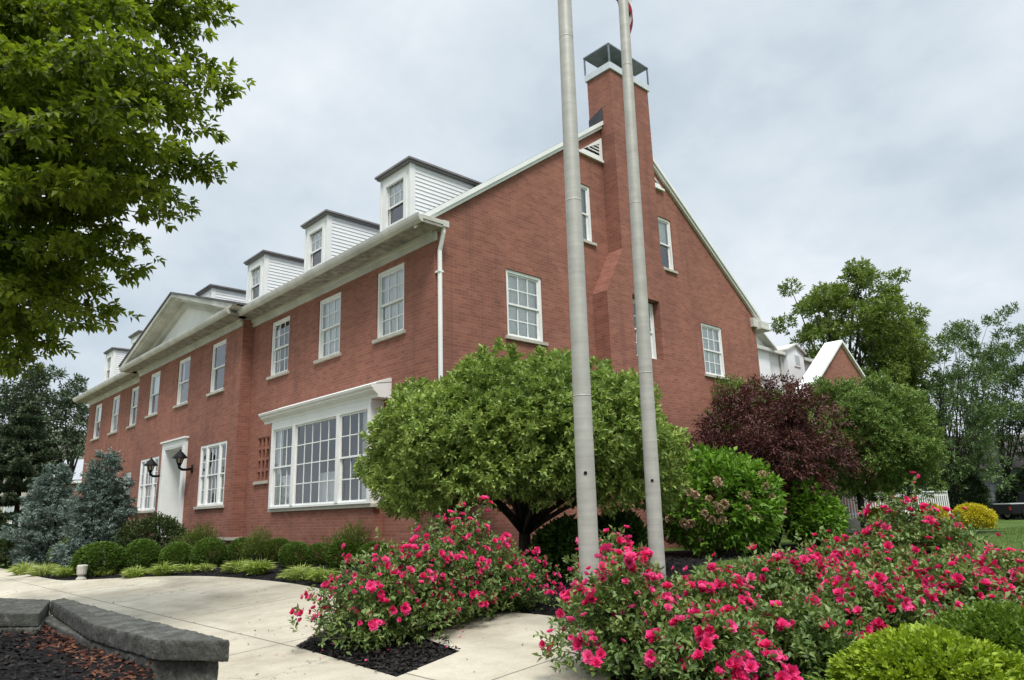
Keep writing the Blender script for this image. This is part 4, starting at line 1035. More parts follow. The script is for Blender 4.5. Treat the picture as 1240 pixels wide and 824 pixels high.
# big tree leaning in over the upper left
tb = at(-190, 560, 11.0); tb[2] = soil_z
big = root('overhanging_tree', tb, 'large leafy tree leaning into the view over the stone planter', 'tree')
fork = at(-150, 330, 10.6)
tips = [(285, 12, 9.5), (262, 45, 10.2), (296, 100, 9.0), (288, 160, 10.0), (277, 205, 9.2), (240, 245, 10.0), (222, 262, 9.0), (170, 300, 9.8), (150, 325, 8.8), (112, 345, 10.2), (136, 383, 9.4), (90, 392, 8.6), (60, 420, 9.8), (20, 445, 9.0), (-20, 452, 9.6),
        (235, 100, 8.4), (215, 180, 8.2), (200, 60, 8.0), (180, 230, 8.4), (150, 130, 7.6), (120, 60, 7.4), (110, 220, 7.8), (70, 300, 8.2), (60, 150, 7.4), (30, 80, 7.8), (20, 230, 7.8), (10, 350, 8.2), (-30, 300, 8.8), (160, 10, 8.2), (80, 10, 8.0), (240, -20, 9.2),
        (0, 10, 8.4), (-40, 120, 8.2), (130, 270, 9.6), (60, 360, 10.4), (190, -40, 9.0), (100, -60, 8.8), (0, -60, 8.6), (-90, 60, 9), (-80, 250, 9.4), (200, 130, 11), (140, 190, 11.2), (90, 110, 11), (40, 190, 10.8), (100, 300, 11), (190, 30, 11), (230, 180, 10.8), (30, 20, 10.8), (20, 300, 11), (40, 400, 10.6), (250, 130, 8.8), (265, 80, 9.6), (100, 350, 9.2), (45, 340, 9), (205, 225, 9.8)]
L = Leaves(); mb = MB(); lm = MB()
mb.tube([tb-[0, 0, 0.3], tb+(fork-tb)*0.1, tb+(fork-tb)*0.5, fork, at(-140, 100, 10.4), at(-130, -150, 10.2)], [0.34, 0.26, 0.22, 0.19, 0.14, 0.09], 12)
for i, (px, py, D) in enumerate(tips):
    if px > 195: px -= 22
    tip = at(px, py, D); tt = min(1.0, max(0.0, (tip[2]-fork[2]+0.8)/5.0))
    start = fork*(1-tt)+at(-132, -120, 10.2)*tt
    mid = (start+tip)/2+np.array([0, 0, 0.35])+rng.normal(0, 0.15, 3)
    bp = lambda s: (1-s)**2*start+2*s*(1-s)*mid+s*s*tip
    lm.tube([bp(s) for s in np.linspace(0, 1, 8)], [0.035*(1-s)+0.004 for s in np.linspace(0, 1, 8)], 6)
    n = random.choice((95, 130, 170, 205))
    s = 0.25+0.75*rng.uniform(0, 1, n)**0.75
    P = np.array([bp(q) for q in s]); spreadr = 0.30*(1.12-s)+0.07
    off = rng.normal(0, 1, (n, 3))*[1, 1, 0.42]; P = P+off*spreadr[:, None]
    d = nrm(tip-start)*0.9+nrm(off)*0.8; d[:, 2] -= 0.1
    L.sprigs(P, d, 6, 0.10, 0.115, 0.062, 1.0, 0.10, jitter=0.28, curl=0.16)
    if i % 4 == 1:
        nn = 8; L.sprigs(P[:nn]-[0, 0, 0.05], np.tile([0, 0, -1.0], (nn, 1)), 5, 0.06, 0.045, 0.016, 0.6, 0.2, mi=1)
link(L.mesh('crown', [M['maple'], M['maplebrown']], tb), 'crown', big)
part('trunk', mb, [M['barkgrey']], big, smooth=True); part('limb', lm, [M['barkgrey']], big, smooth=True)

# conifers
EXP = 0.72
def conifer(name, label, base, h, rad, leaf, cat='tree', whorls=16, nb=9, L0=0.16, W0=0.035, group=None, low=0.05):
    base = np.array(base, float); rt = root(name, base, label, cat, group); L = Leaves(); mb = MB()
    mb.tube([base-[0, 0, 0.1], base+[0, 0, h*0.5], base+[0, 0, h*0.99]], [h*0.022, h*0.013, 0.012], 8)
    for k in range(whorls):
        f = low+(0.97-low)*k/(whorls-1); z = h*f; r = rad*(1-f)**EXP*random.uniform(0.75, 1.15)+0.07
        for j in range(nb if f < 0.75 else nb-3):
            a = 2*math.pi*j/nb+k*1.1+random.uniform(-0.2, 0.2); ln = r*random.uniform(0.6, 1.2)
            dv = np.array([math.cos(a), math.sin(a), 0]); tip = base+[0, 0, z]+dv*ln+[0, 0, ln*(0.10+0.35*f)-0.08]
            st = base+np.array([0, 0, z]); mid = (st+tip)/2-[0, 0, 0.12*ln]
            bp = lambda s: (1-s)**2*st+2*s*(1-s)*mid+s*s*tip
            mb.tube([bp(s) for s in (0, 0.5, 1)], [0.03*ln+0.004, 0.015*ln+0.003, 0.003], 5)
            n = max(7, int(34*ln)); s = rng.uniform(0.25, 1.0, n); P = np.array([bp(q) for q in s])
            sd = np.array([-dv[1], dv[0], 0]); off = rng.uniform(-1, 1, n)*(0.30*ln*(1.1-s))
            P = P+sd*off[:, None]; P[:, 2] += rng.normal(0, 0.05, n)-np.abs(off)*0.15
            D = np.tile(dv, (n, 1))+sd*np.sign(off)[:, None]*0.7; D[:, 2] += 0.25; D += rng.normal(0, 0.25, D.shape)
            L.sprigs(P, D, 10, 0.20, L0*0.62, W0, 0.75, 0, jitter=0.8)
    link(L.mesh('crown', [leaf], base), 'crown', rt); part('trunk', mb, [M['bark']], rt, smooth=True); return rt
def sp(px, yt, D, wpx, lab):
    b = under(px, D); h = at(px, yt, D)[2]-b[2]
    conifer('blue_spruce', lab, b, h, wpx*0.54*D/F, M['spruce'], group='blue spruces before the front facade', whorls=19, nb=9)
sp(122, 546, 22.0, 88, 'taller blue spruce standing before the brick front')
sp(62, 562, 24.5, 82, 'shorter blue spruce, farther along than the taller one')
b = under(20, 44); conifer('dark_pine', 'large dark pine beyond the far end of the brick building', b, at(45, 488, 44)[2]-b[2], 4.0, M['pine'], whorls=11, nb=9, L0=0.45, W0=0.10, low=0.02)
b = under(82, 50); b2 = at(66, 500, 50)
tree('dark_loose_tree', 'loose dark tree against the sky beside the far end of the building', 'tree', b, b2, (3.3, 3.3, 3.3), 82, 0.45, 19, 6, 0.35, 0.28, 0.12, M['pine'], 0.2, 4.0, M['bark'], zmin=-0.9, inner=0.15, wob=0.2)
b = under(-12, 47); b2 = at(10, 500, 47)
tree('dark_loose_tree', 'dark leafy tree cut off by the edge of the view, below the overhanging tree', 'tree', b, b2, (3.0, 3.0, 4.0), 55, 0.45, 18, 6, 0.35, 0.28, 0.12, M['pine'], 0.2, 3.0, M['bark'], zmin=-0.9, inner=0.15, wob=0.2)

# ================================================================== SHRUBS ALONG THE FRONT
box_var = [shrub_meshes(1.0, 1.0, M['box'], 2300, 5, 0.05, 0.055, 0.026, lumps=5, bumpy=0.05, depthj=0.04, spread=0.9) for _ in range(3)]
BX = [(8, 664, 682, 30), (46, 655, 680, 40), (80, 656, 684, 40), (120, 657, 697, 60), (171, 653, 691, 44), (213, 656, 690, 38), (252, 652, 688, 42), (293, 651, 681, 38), (311, 655, 677, 28), (336, 652, 682, 36), (357, 656, 686, 38), (386, 657, 684, 34), (417, 654, 688, 44), (455, 656, 687, 46)]
BL = ['at the far end of the row by the side path', 'behind the pale grasses, second from the side path', 'between the larger clipped ball and the pale grasses', 'the widest, just behind the small grey spotlight', 'in front of the dark spreading shrub', 'below the doorway', 'the rounder one below the triple window', 'at the inner corner beside the projecting bay of wall',
      'small and low, tucked beside the inner corner', 'below the pierced brick lattice', 'below the left edge of the bay window, behind pale grass', 'below the middle of the bay window', 'in front of the loose feathery shrub under the bay window', 'closest to the red roses, below the end of the bay']
for i, ((px, yt, yb, w), lab) in enumerate(zip(BX, BL)):
    p, ww, hh = by_box(px, yt, yb, w)
    shrub('clipped_shrub', 'clipped round green shrub '+lab, 'shrub', p-[0, 0, 0.02], box_var[i % 3], 'clipped round shrubs along the front', (ww*0.98, ww*0.98, hh*0.95), i*1.3)
for i, (px, yt, yb, w, lab) in enumerate(((66, 650, 672, 40, 'in the second row behind the pale drift'), (104, 649, 674, 40, 'in the second row, behind and left of the widest ball'), (148, 649, 676, 38, 'in the second row between the spruces and the doorway shrub'), (232, 648, 675, 36, 'in the second row under the sill of the triple window'), (274, 650, 672, 34, 'in the second row at the brick corner of the middle section'))):
    p, ww, hh = by_box(px, yt, yb, w)
    shrub('clipped_shrub', 'clipped round green shrub '+lab, 'shrub', p-[0, 0, 0.02], box_var[i % 3], 'clipped round shrubs along the front', (ww, ww, hh*1.02), i*0.9)
loose_var = shrub_meshes(1.0, 1.0, M['loose'], 620, 7, 0.26, 0.075, 0.016, lumps=14, bumpy=0.35, upbias=1.0, depthj=0.32, spread=0.6, base_cut=-0.3)
for px, yt, D, w, lab in ((243, 635, 20.3, 52, 'loose feathery light green shrub under the triple window'), (313, 640, 17.6, 40, 'loose feathery shrub in the inner corner of the wall'), (425, 634, 15.8, 58, 'loose feathery shrub under the end of the bay window'), (108, 645, 23.5, 60, 'loose light green shrub below the blue spruces')):
    b = under(px, D); h = (at(px, yt, D)[2]-b[2])*0.93
    shrub('feathery_shrub', lab, 'shrub', b, loose_var, 'loose feathery shrubs by the wall', (w*D/F, w*D/F, h), px)
p = under(190, 21.6); h = at(190, 626, 21.6)[2]-p[2]
shrub('spreading_shrub', 'dark spreading shrub in front of the doorway', 'shrub', p, shrub_meshes(82*21.6/F, h, M['darkshrub'], 1500, 6, 0.2, 0.09, 0.04, lumps=9, bumpy=0.25, depthj=0.2))
p = under(20, 25); h = at(20, 647, 25)[2]-p[2]
shrub('spreading_shrub', 'bushy green shrub at the far end of the bed by the side path', 'shrub', p, shrub_meshes(70*25/F, h, M['darkshrub'], 1400, 6, 0.2, 0.1, 0.045, lumps=9, bumpy=0.25, depthj=0.2))

def grassy(w, h, n, leaf=M['hosta'], lw=0.03, out=0.75):
    L = Leaves(); k = max(1, int(n)); a = rng.uniform(0, 6.28, k); rr = rng.uniform(0, 1, k)**0.5*w*0.30
    P = np.stack([np.cos(a)*rr, np.sin(a)*rr, np.zeros(k)], 1); tilt = rng.uniform(0.1, out, k)*(0.4+rr/(w*0.3))
    D = np.stack([np.cos(a)*tilt, np.sin(a)*tilt, np.full(k, 1.0)], 1); D += rng.normal(0, 0.2, D.shape)
    ln = h*rng.uniform(0.65, 1.05, k)*(1.1-0.5*rr/(w*0.3))
    D1 = nrm(D); L.add(P, D1, ln*0.8, lw, up=np.stack([-np.cos(a), -np.sin(a), np.full(k, 0.6)], 1), fold=0.15, jitter=0.25)
    D2 = nrm(D1+np.stack([np.cos(a), np.sin(a), np.full(k, -0.9)], 1)*0.9); L.add(P+D1*ln[:, None]*0.55, D2, ln*0.55, lw, up=np.tile([0, 0, 1.0], (k, 1)), fold=0.15, jitter=0.25)
    return L.mesh('leaves', [leaf])
GR = [(30, 676, 697, 34, 'low drift of pale grass at the far corner of the bed'), (52, 677, 698, 34, 'pale variegated grass in the middle of the far drift'), (79, 681, 699, 30, 'pale grass tuft beside the small grey spotlight'), (126, 684, 698, 22, 'thin pale tuft in front of the widest clipped shrub'), (164, 681, 701, 26, 'pale tuft with upright blades, first past the widest clipped shrub'),
      (197, 676, 698, 30, 'full pale grass tuft below the doorway'), (228, 678, 694, 20, 'sparse pale tuft between two clipped shrubs below the triple window'), (250, 678, 693, 18, 'smallest pale tuft, in front of the rounder clipped shrub'), (288, 671, 694, 34, 'wide pale grass clump below the inner corner, its left half'), (312, 671, 696, 36, 'wide pale grass clump below the pierced brick lattice'),
      (362, 677, 703, 46, 'bright yellow green grass clump under the bay window'), (391, 681, 706, 32, 'yellow green grass tuft touching the red roses')]
for px, yt, yb, w, lab in GR:
    p, ww, hh = by_box(px, yt, yb, w)
    o = link(grassy(ww*1.0, hh*1.12, 300 if w > 24 else 130, lw=0.024), 'variegated_grass'); o.location = p
    tag(o, lab, 'ornamental grass', 'pale variegated grasses edging the bed')
# small grey spotlight in the bed
p, ww, hh = by_box(98, 686, 703, 13)
sl_ = root('garden_spotlight', p, 'small grey garden spotlight at the corner of the bed', 'spotlight')
m = MB(); m.tube([p-[0, 0, 0.05], p+[0, 0, 0.03], p+[0, 0, 0.10]], [0.12, 0.12, 0.07], 12); part('base', m, [M['sill']], sl_)
m = MB(); m.tube([p+[0, 0, 0.10], p+[0, 0, 0.14], p+[0, 0, 0.33], p+[0, 0, 0.36]], [0.07, 0.11, 0.12, 0.10], 12); part('lamp_head', m, [M['sill']], sl_)

# hydrangea with last year's dry heads
p = under(868, 15.6); D = 15.6; h = at(868, 547, D)[2]-p[2]; w = 150*D/F
hy = shrub('hydrangea', 'large bright green hydrangea with dried brown flower heads by the gable', 'shrub', p, shrub_meshes(w, h, M['hydra'], 1300, 5, 0.16, 0.15, 0.09, lumps=9, bumpy=0.16, depthj=0.16, spread=1.0, upbias=0.4))
hm = Leaves(); d = ball(90); hm.add(d*0.05, d, 0.05, 0.045, jitter=1.0); hm = hm.mesh('dried_flower_head', [M['dryhead']])
tocam = nrm((CAM-p)*[1, 1, 0])
for i in range(46):
    d = ball(1)[0]; d[2] = random.uniform(-0.55, 0.75); d = d+tocam*0.6; d /= np.linalg.norm(d)
    o = link(hm, 'dried_flower_head', hy); o.location = (d[0]*w*0.5, d[1]*w*0.5, h*0.47+d[2]*h*0.52); o.scale = [random.uniform(0.75, 1.15)]*3; o.rotation_euler = (random.random()*3, random.random()*3, 0)
for px, yt, D, wpx, lab in ((985, 585, 16.5, 66, 'low green shrub at the foot of the dark red maple'), (680, 632, 11.6, 66, 'dark leafy shrub under the rounded tree, behind the bare flagpole'), (738, 625, 12.6, 90, 'leafy shrub in the shade between the two flagpoles'), (845, 600, 14.6, 110, 'shaded leafy shrub in front of the hydrangea')):
    if px == 845: continue
    b = under(px, D); h = at(px, yt, D)[2]-b[2]
    shrub('leafy_shrub', lab, 'shrub', b, shrub_meshes(wpx*D/F, h, M['under'] if px < 900 else M['hydra'], 700, 5, 0.16, 0.13, 0.075, lumps=8, bumpy=0.2, depthj=0.2, spread=1.0), 'shade shrubs beside the gable')

# ================================================================== ROSES
def bloom_mesh(np_, r):
    L = Leaves()
    for ring, (k, tilt, s) in enumerate(((7, 1.5, 1.0), (7, 0.95, 0.95), (6, 0.55, 0.8), (5, 0.22, 0.62))):
        a = np.arange(k)*2*math.pi/k+ring*0.5+rng.uniform(-0.25, 0.25, k)
        D = np.stack([np.cos(a)*tilt, np.sin(a)*tilt, np.full(k, 0.8)], 1)+rng.normal(0, 0.12, (k, 3))
        U = np.stack([-np.cos(a), -np.sin(a), np.full(k, 0.8)], 1)
        L.add(np.stack([np.cos(a), np.sin(a), np.zeros(k)], 1)*r*0.08, D, r*s*rng.uniform(0.85, 1.1, k), r*s*rng.uniform(0.8, 1.15, k), up=U, jitter=0.3, fold=0.25, curl=-0.1)
    return L.mesh('rose_bloom', [M['petal']])
BLOOM = [bloom_mesh(i, 0.054) for i in range(5)]
BCO = []
for me in BLOOM:
    a_ = np.empty(len(me.vertices)*3, np.float32); me.vertices.foreach_get('co', a_); BCO.append(a_.reshape(-1, 3).astype(float))
def rose(label, base, w, h, nbloom, leafn=1500, dsc=1.0, squash=1.0, low=0.22, tall=0.0):
    rt = root('rose_bush', base, label, 'rose bush', 'red flowering rose bushes in the beds')
    base = np.array(base, float)
    ncane = 46; canes = MB(); L = Leaves(); P = []; D = []; tips = []
    for i in range(ncane):
        a = i*2.399+random.uniform(-0.2, 0.2); q = math.sqrt((i+0.5)/ncane); 
        rr = w*0.5*q*random.uniform(0.85, 1.1); zz = h*(1.0-(1-low)*q**2.2)*random.uniform(0.84, 1.05)+tall*random.random()**3
        tip = np.array([math.cos(a)*rr, math.sin(a)*rr*squash, zz]); st = np.array([math.cos(a), math.sin(a), 0])*0.08*random.random()
        mid = np.array([tip[0]*0.35, tip[1]*0.35, zz*0.7])
        bp = lambda s: (1-s)**2*st+2*s*(1-s)*mid+s*s*tip
        canes.tube([bp(s) for s in np.linspace(0, 1, 6)], [0.008*(1-s)+0.0028 for s in np.linspace(0, 1, 6)], 5)
        n = int(leafn/ncane); s = rng.uniform(0.15, 1.0, n)**0.8
        pp = np.array([bp(x) for x in s])+rng.normal(0, 0.085, (n, 3))*[w/1.6, w/1.6, 0.8]
        pp[:, 2] = np.maximum(pp[:, 2], 0.03)
        P.append(pp); D.append(nrm(tip-mid)*0.5+rng.normal(0, 0.6, (n, 3))+[0, 0, 0.35]); tips.append((tip, nrm(tip-mid)))
    L.sprigs(np.concatenate(P), np.concatenate(D), 5, 0.07*dsc, 0.058*dsc, 0.032*dsc, 0.9, 0.0, jitter=0.5)
    link(L.mesh('foliage', [M['rose']]), 'foliage', rt)
    o = link(canes.mesh('cane', [M['twig']], smooth=True), 'cane', rt)
    i = 0; used = 0; order = list(range(ncane)); random.shuffle(order)
    while used < nbloom:
        tip, dv = tips[order[i % ncane]]; i += 1
        if i > ncane and random.random() < 0.55 and tip[2] < 0.72*h: continue
        if tip[2] < h*low*0.6: continue
        for _ in range(random.choice((1, 2, 3, 4, 5, 7))):
            if used >= nbloom: break
            q = tip+rng.normal(0, 0.05, 3)*[1, 1, 0.6]+dv*0.03+[0, 0, 0.02]
            if i > ncane: q = q-dv*random.uniform(0.05, 0.35)+rng.normal(0, 0.08, 3)+nrm((CAM-base-q)*[1, 1, 0.2])*0.07
            b = link(BLOOM[used % 5], 'rose_bloom', rt); b.location = q
            d = dv+rng.normal(0, 0.45, 3)+nrm(CAM-base-q)*0.45+[0, 0, 0.35]
            b.rotation_euler = Vector(d).to_track_quat('Z', 'Y').to_euler(); s = random.choice((0.45, 0.65, 0.75, 0.9, 1.0, 1.12))*random.uniform(0.9, 1.1)*dsc; b.scale = (s, s, s*random.uniform(0.8, 1.1)); used += 1
    if nbloom >= 100:                                               # beyond the hundred largest: one mass of small blooms
        V = []; n = 140
        for _ in range(n):
            tip, dv = tips[random.randrange(ncane)]
            q = tip+rng.normal(0, 0.10, 3)-dv*random.uniform(0, 0.25); 
            if q[2] < h*0.3: continue
            b_ = BCO[random.randrange(5)]*random.uniform(0.5, 0.85)*dsc
            m3 = np.array(Vector(dv+rng.normal(0, 0.5, 3)+[0, 0, 0.4]).to_track_quat('Z', 'Y').to_matrix())
            V.append(b_ @ m3.T+q)
        LB = Leaves(); LB.V = V; LB.m = [np.zeros(len(v)//4) for v in V]
        o = link(LB.mesh('rose_blooms', [M['petal']]), 'rose_blooms', rt); o['kind'] = 'stuff'
    return rt
def rosebox(label, px, yt, D, wpx, nb, **kw):
    b = under(px, D); h = at(px, yt, D)[2]-b[2]
    return rose(label, b, wpx*D/F, h, nb, **kw)
rosebox('front rose bush of the square cut bed in the paving, dense with red blooms', 462, 668, 7.8, 185, 100, leafn=1500)
rosebox('tall rose bush behind the front one in the square bed, topped with red blooms', 560, 625, 8.7, 170, 100, leafn=1600, tall=0.15)
rosebox('sprawling rose bush with small pink blooms, trailing toward the rounded tree', 612, 665, 9.0, 130, 100, leafn=1300, dsc=0.8)
rosebox('rose bush at the foot of the bare flagpole, edging the paving', 748, 672, 5.9, 180, 100, leafn=1700)
rosebox('rose bush between the two flagpoles, partly behind the front one', 738, 655, 7.6, 110, 100, leafn=1000, tall=0.2)
rosebox('leafy rose bush with few blooms beside the flagged pole', 850, 698, 6.4, 140, 100, leafn=1400)
rosebox('broad rose bush in the middle of the long bed, below the hydrangea', 945, 672, 7.0, 190, 100, leafn=1700)
rosebox('tallest rose bush, its blooms reaching up to the white fence', 1100, 614, 7.8, 165, 100, leafn=1700, tall=0.18)
rosebox('low rose bush behind the lime green shrub', 1040, 700, 6.0, 190, 100, leafn=1700)
rosebox('rose bush at the edge of the view above the darker green shrub', 1195, 672, 6.8, 150, 100, leafn=1300)
rosebox('rose bush before the lawn, between the tallest bush and the edge of the view', 1140, 690, 6.3, 150, 100, leafn=1300)
rosebox('rose bush low at the bottom of the view beside the paving edge', 850, 745, 5.3, 170, 100, leafn=1600)
rosebox('small rose bush between the flagged pole and the broad bush', 905, 690, 7.6, 120, 100, leafn=1200)
rosebox('leafy rose bush behind the arching grass clump', 955, 735, 5.5, 130, 40, leafn=1400)
rosebox('middle rose bush of the square bed, between the front and the tall one', 520, 655, 8.2, 160, 100, leafn=1500)
rosebox('rose bush to the left of the tallest one, blooms level with the golden shrubs', 1000, 664, 7.7, 140, 100, leafn=1300, tall=0.12)
rosebox('rose bush crowded with blooms under the tallest bush', 1065, 668, 7.0, 170, 100, leafn=1400)
L = Leaves(); n = 420; X = rng.uniform(-9, 7.5, n); Y = rng.uniform(-8.5, -2.8, n); kk = ~inside(bed, X, Y); X, Y = X[kk], Y[kk]; D = ball(len(X)); D[:, 2] *= 0.15
L.add(np.stack([X, Y, gz(X, Y)+0.042], 1), D, rng.uniform(0.015, 0.05, len(X)), rng.uniform(0.01, 0.025, len(X)), jitter=0.3)
o = link(L.mesh('leaf_litter', [leafmat('dry_litter', [(0.06, 0.04, 0.025), (0.14, 0.10, 0.05), (0.3, 0.24, 0.14)])]), 'leaf_litter'); o['kind'] = 'stuff'; tag(o, 'scattered dry leaves and bark crumbs on the paving', 'leaf litter')
L = Leaves(); n = 60; c0 = np.array([*ic, 0]); P = c0+rng.normal(0, 0.5, (n, 3)); P[:, 2] = gz(P[:, 0], P[:, 1])+0.045; D = ball(n); D[:, 2] *= 0.1
L.add(P, D, 0.035, 0.03, jitter=0.2); o = link(L.mesh('fallen_petals', [M['petal']]), 'fallen_petals'); o['kind'] = 'stuff'; tag(o, 'fallen pink petals under the rose bushes of the square bed', 'petals')
# ---- foreground shrubs of the rose bed
p = under(1095, 4.6); h = at(1095, 770, 4.6)[2]-p[2]
shrub('lime_shrub', 'bright lime green feathery shrub in front of the roses', 'shrub', p, shrub_meshes(185*4.6/F, h, M['lime'], 2000, 8, 0.09, 0.04, 0.026, lumps=26, bumpy=0.26, depthj=0.09, spread=0.85, upbias=0.35))
p = under(1200, 4.9); h = at(1200, 742, 4.9)[2]-p[2]
shrub('green_shrub', 'darker green feathery shrub beside the lime green one', 'shrub', p, shrub_meshes(190*4.9/F, h, M['green2'], 2000, 8, 0.09, 0.04, 0.026, lumps=26, bumpy=0.26, depthj=0.09, spread=0.85, upbias=0.35))
p = under(985, 4.9)
o = link(grassy(0.5, at(985, 785, 4.9)[2]-p[2], 120, M['green2'], 0.014), 'ornamental_grass'); o.location = p; tag(o, 'green arching grass clump beside the lime green shrub', 'ornamental grass')
# golden shrubs beyond the roses
for px, yt, D, wpx, lab in ((1178, 611, 27, 44, 'golden yellow shrub at the edge of the lawn'), (1068, 614, 25, 40, 'golden yellow shrub before the white fence'), (1130, 612, 26, 30, 'golden yellow shrub half hidden by the tallest roses')):
    b = under(px, D); h = at(px, yt, D)[2]-b[2]
    shrub('golden_shrub', lab, 'shrub', b, shrub_meshes(wpx*D/F, h, M['yellow'], 900, 5, 0.12, 0.09, 0.045, lumps=7, bumpy=0.12), 'golden shrubs beyond the roses')

# ================================================================== FAR THINGS
# white picket fence on a low wall
a, b = under(1014, 26), under(1150, 31); fe = root('picket_fence', a, 'white picket fence behind the tallest roses', 'fence')
m = MB(); dv = nrm((b-a)*[1, 1, 0]); ln = np.linalg.norm((b-a)[:2]); nn = np.array([-dv[1], dv[0], 0]); Z = np.array([0, 0, 1.0])
o3 = np.array([a[0], a[1], a[2]+0.48]); k = 0.0
while k < ln:
    m.obox(o3, dv, nn, Z, (k, k+0.075), (-0.012, 0.012), (0.0, 0.90)); k += 0.19
pk = part('picket', m, [M['white']], fe)
m = MB()
for z in (0.12, 0.74): m.obox(o3, dv, nn, Z, (0, ln), (0.0125, 0.05), (z, z+0.08))
m.obox(o3, dv, nn, Z, (-0.03, ln), (-0.05, 0.05), (0.90, 0.95)); part('rail', m, [M['white']], fe)
m = MB(); m.obox(o3, dv, nn, Z, (-0.2, ln), (-0.14, 0.14), (-0.6, -0.001)); part('base_wall', m, [M['sill']], fe)
# grey house
hs = under(1150, 52); gh_ = root('grey_house', hs, 'low grey house with a brown roof behind the trees across the lawn', 'house')
hx = nrm(rx_*[1, 1, 0]); hyv = np.array([-hx[1], hx[0], 0])
m = MB(); m.obox(hs, hx, hyv, Z, (-5, 9), (0, 7), (-0.5, 3.55)); part('wall', m, [plain('grey_render', (0.24, 0.25, 0.27), 0.9, 0.06)], gh_)
m = MB(); m.prism([(-0.5, 3.552), (7.5, 3.552), (3.5, 6.3)], -5.4, 9.4, lambda p, q, d: hs+hx*d+hyv*p+Z*q); part('roof', m, [M['roofbrown']] if 'roofbrown' in M else [plain('brown_shingles', (0.10, 0.085, 0.075), 0.9, 0.2, 5)], gh_)
m = MB(); m.obox(hs, hx, hyv, Z, (3.2, 4.6), (-0.06, 0.0), (1.0, 2.4)); part('window', m, [M['shade']], gh_)
# pickup at the edge of the lawn
def wheel(parent, c, ax, r, w):
    m = MB(); m.tube([c-ax*w/2, c-ax*w*0.4, c+ax*w*0.4, c+ax*w/2], [r*0.9, r, r, r*0.9], 20)
    o = part('wheel', m, [M['black']], parent); m = MB(); m.tube([c-ax*(w/2+0.005), c+ax*(w/2+0.005)], r*0.6, 14); part('rim', m, [M['capband']], o)
tk = under(1212, 47); tr = root('pickup_truck', tk, 'black pickup truck with a silver bed cover parked beyond the lawn', 'pickup truck')
tx = nrm(hx*1.0+hyv*0.12); ty = np.array([-tx[1], tx[0], 0]); paint = plain('black_car_paint', (0.008, 0.008, 0.009), 0.4, 0.05, spec=0.2)
f = lambda p, q, d: tk+tx*p+ty*d+Z*q
m = MB(); m.prism([(0, 0.35), (5.4, 0.35), (5.4, 0.85), (5.1, 1.02), (4.0, 1.05), (3.4, 1.02), (0, 1.0)], -0.92, 0.92, f); part('body', m, [paint], tr, bevel=0.05)
m = MB(); m.prism([(2.0, 1.02), (4.1, 1.05), (3.5, 1.68), (2.2, 1.7)], -0.8, 0.8, f); part('cab', m, [paint], tr, bevel=0.06)
m = MB(); m.prism([(2.2, 1.1), (3.75, 1.12), (3.4, 1.58), (2.32, 1.6)], -0.805, 0.805, f); part('window', m, [M['glass']], tr)
m = MB(); m.prism([(0.0, 1.002), (1.95, 1.002), (1.95, 1.06), (0.0, 1.06)], -0.9, 0.9, f); part('bed_cover', m, [M['capband']], tr)
m = MB(); m.prism([(-0.012, 0.62), (0.0, 0.62), (0.0, 0.85), (-0.012, 0.85)], -0.9, -0.74, f); part('tail_light', m, [plain('red_lens', (0.4, 0.01, 0.01), 0.2, 0.05)], tr)
for p_ in (1.05, 4.4):
    for s in (-0.85, 0.85): wheel(tr, tk+tx*p_+ty*s+Z*0.36, ty, 0.37, 0.24)
# pale building and a parked car beyond the far end of the facade
bd = under(0, 74); fb = root('beige_building', bd, 'pale stone building with windows behind the dark pine', 'building')
m = MB(); m.obox(bd, hx, hyv, Z, (-8, 5.2), (0, 8), (-0.8, 10.8)); part('wall', m, [plain('pale_stone', (0.42, 0.38, 0.32), 0.9, 0.12, 1.0)], fb)
m = MB(); m.obox(bd, hx, hyv, Z, (-8.4, 5.6), (-0.4, 8.4), (10.802, 11.3)); part('roof', m, [M['trim']], fb)
for x in (-3.0, 0.4, 3.2):
    for z in (2.2, 5.2, 8.2):
        m = MB(); m.obox(bd, hx, hyv, Z, (x, x+1.1), (-0.08, 0.0), (z, z+1.7)); w_ = part('window_frame', m, [M['white']], fb)
        m = MB(); m.obox(bd, hx, hyv, Z, (x+0.1, x+1.0), (-0.09, -0.081), (z+0.1, z+1.6)); part('pane', m, [M['shade']], w_)
bd = under(84, 66); fb = root('low_house', bd, 'low house with red brick walls and a pale roof behind the dark trees', 'house')
m = MB(); m.obox(bd, hx, hyv, Z, (-3.2, 4.5), (0, 7), (-0.8, 5.2)); part('wall', m, [M['brick']], fb)
m = MB(); m.prism([(-0.5, 5.202), (7.5, 5.202), (3.5, 7.4)], -3.6, 5.0, lambda p, q, d: bd+hx*d+hyv*p+Z*q); part('roof', m, [plain('pale_roof', (0.34, 0.35, 0.37), 0.8, 0.1)], fb)
m = MB(); m.obox(bd, hx, hyv, Z, (-3.5, 4.8), (-0.45, -0.05), (4.9, 5.15)); part('fascia', m, [M['white']], fb)
ck = under(6, 52); cr = root('parked_car', ck, 'white parked car half hidden beyond the shrubs at the far end', 'car')
f = lambda p, q, d: ck+hx*p+hyv*d+Z*q
m = MB(); m.prism([(-2.2, 0.3), (2.2, 0.3), (2.25, 0.7), (2.0, 0.85), (-2.0, 0.95), (-2.25, 0.7)], -0.85, 0.85, f); part('body', m, [M['white']], cr, bevel=0.08)
m = MB(); m.prism([(-1.7, 0.9), (1.1, 0.88), (0.5, 1.42), (-1.2, 1.45)], -0.72, 0.72, f); part('cabin', m, [M['white']], cr, bevel=0.08)
m = MB(); m.prism([(-1.4, 0.98), (0.75, 0.95), (0.38, 1.34), (-1.08, 1.36)], -0.725, 0.725, f); part('window', m, [M['glass']], cr)
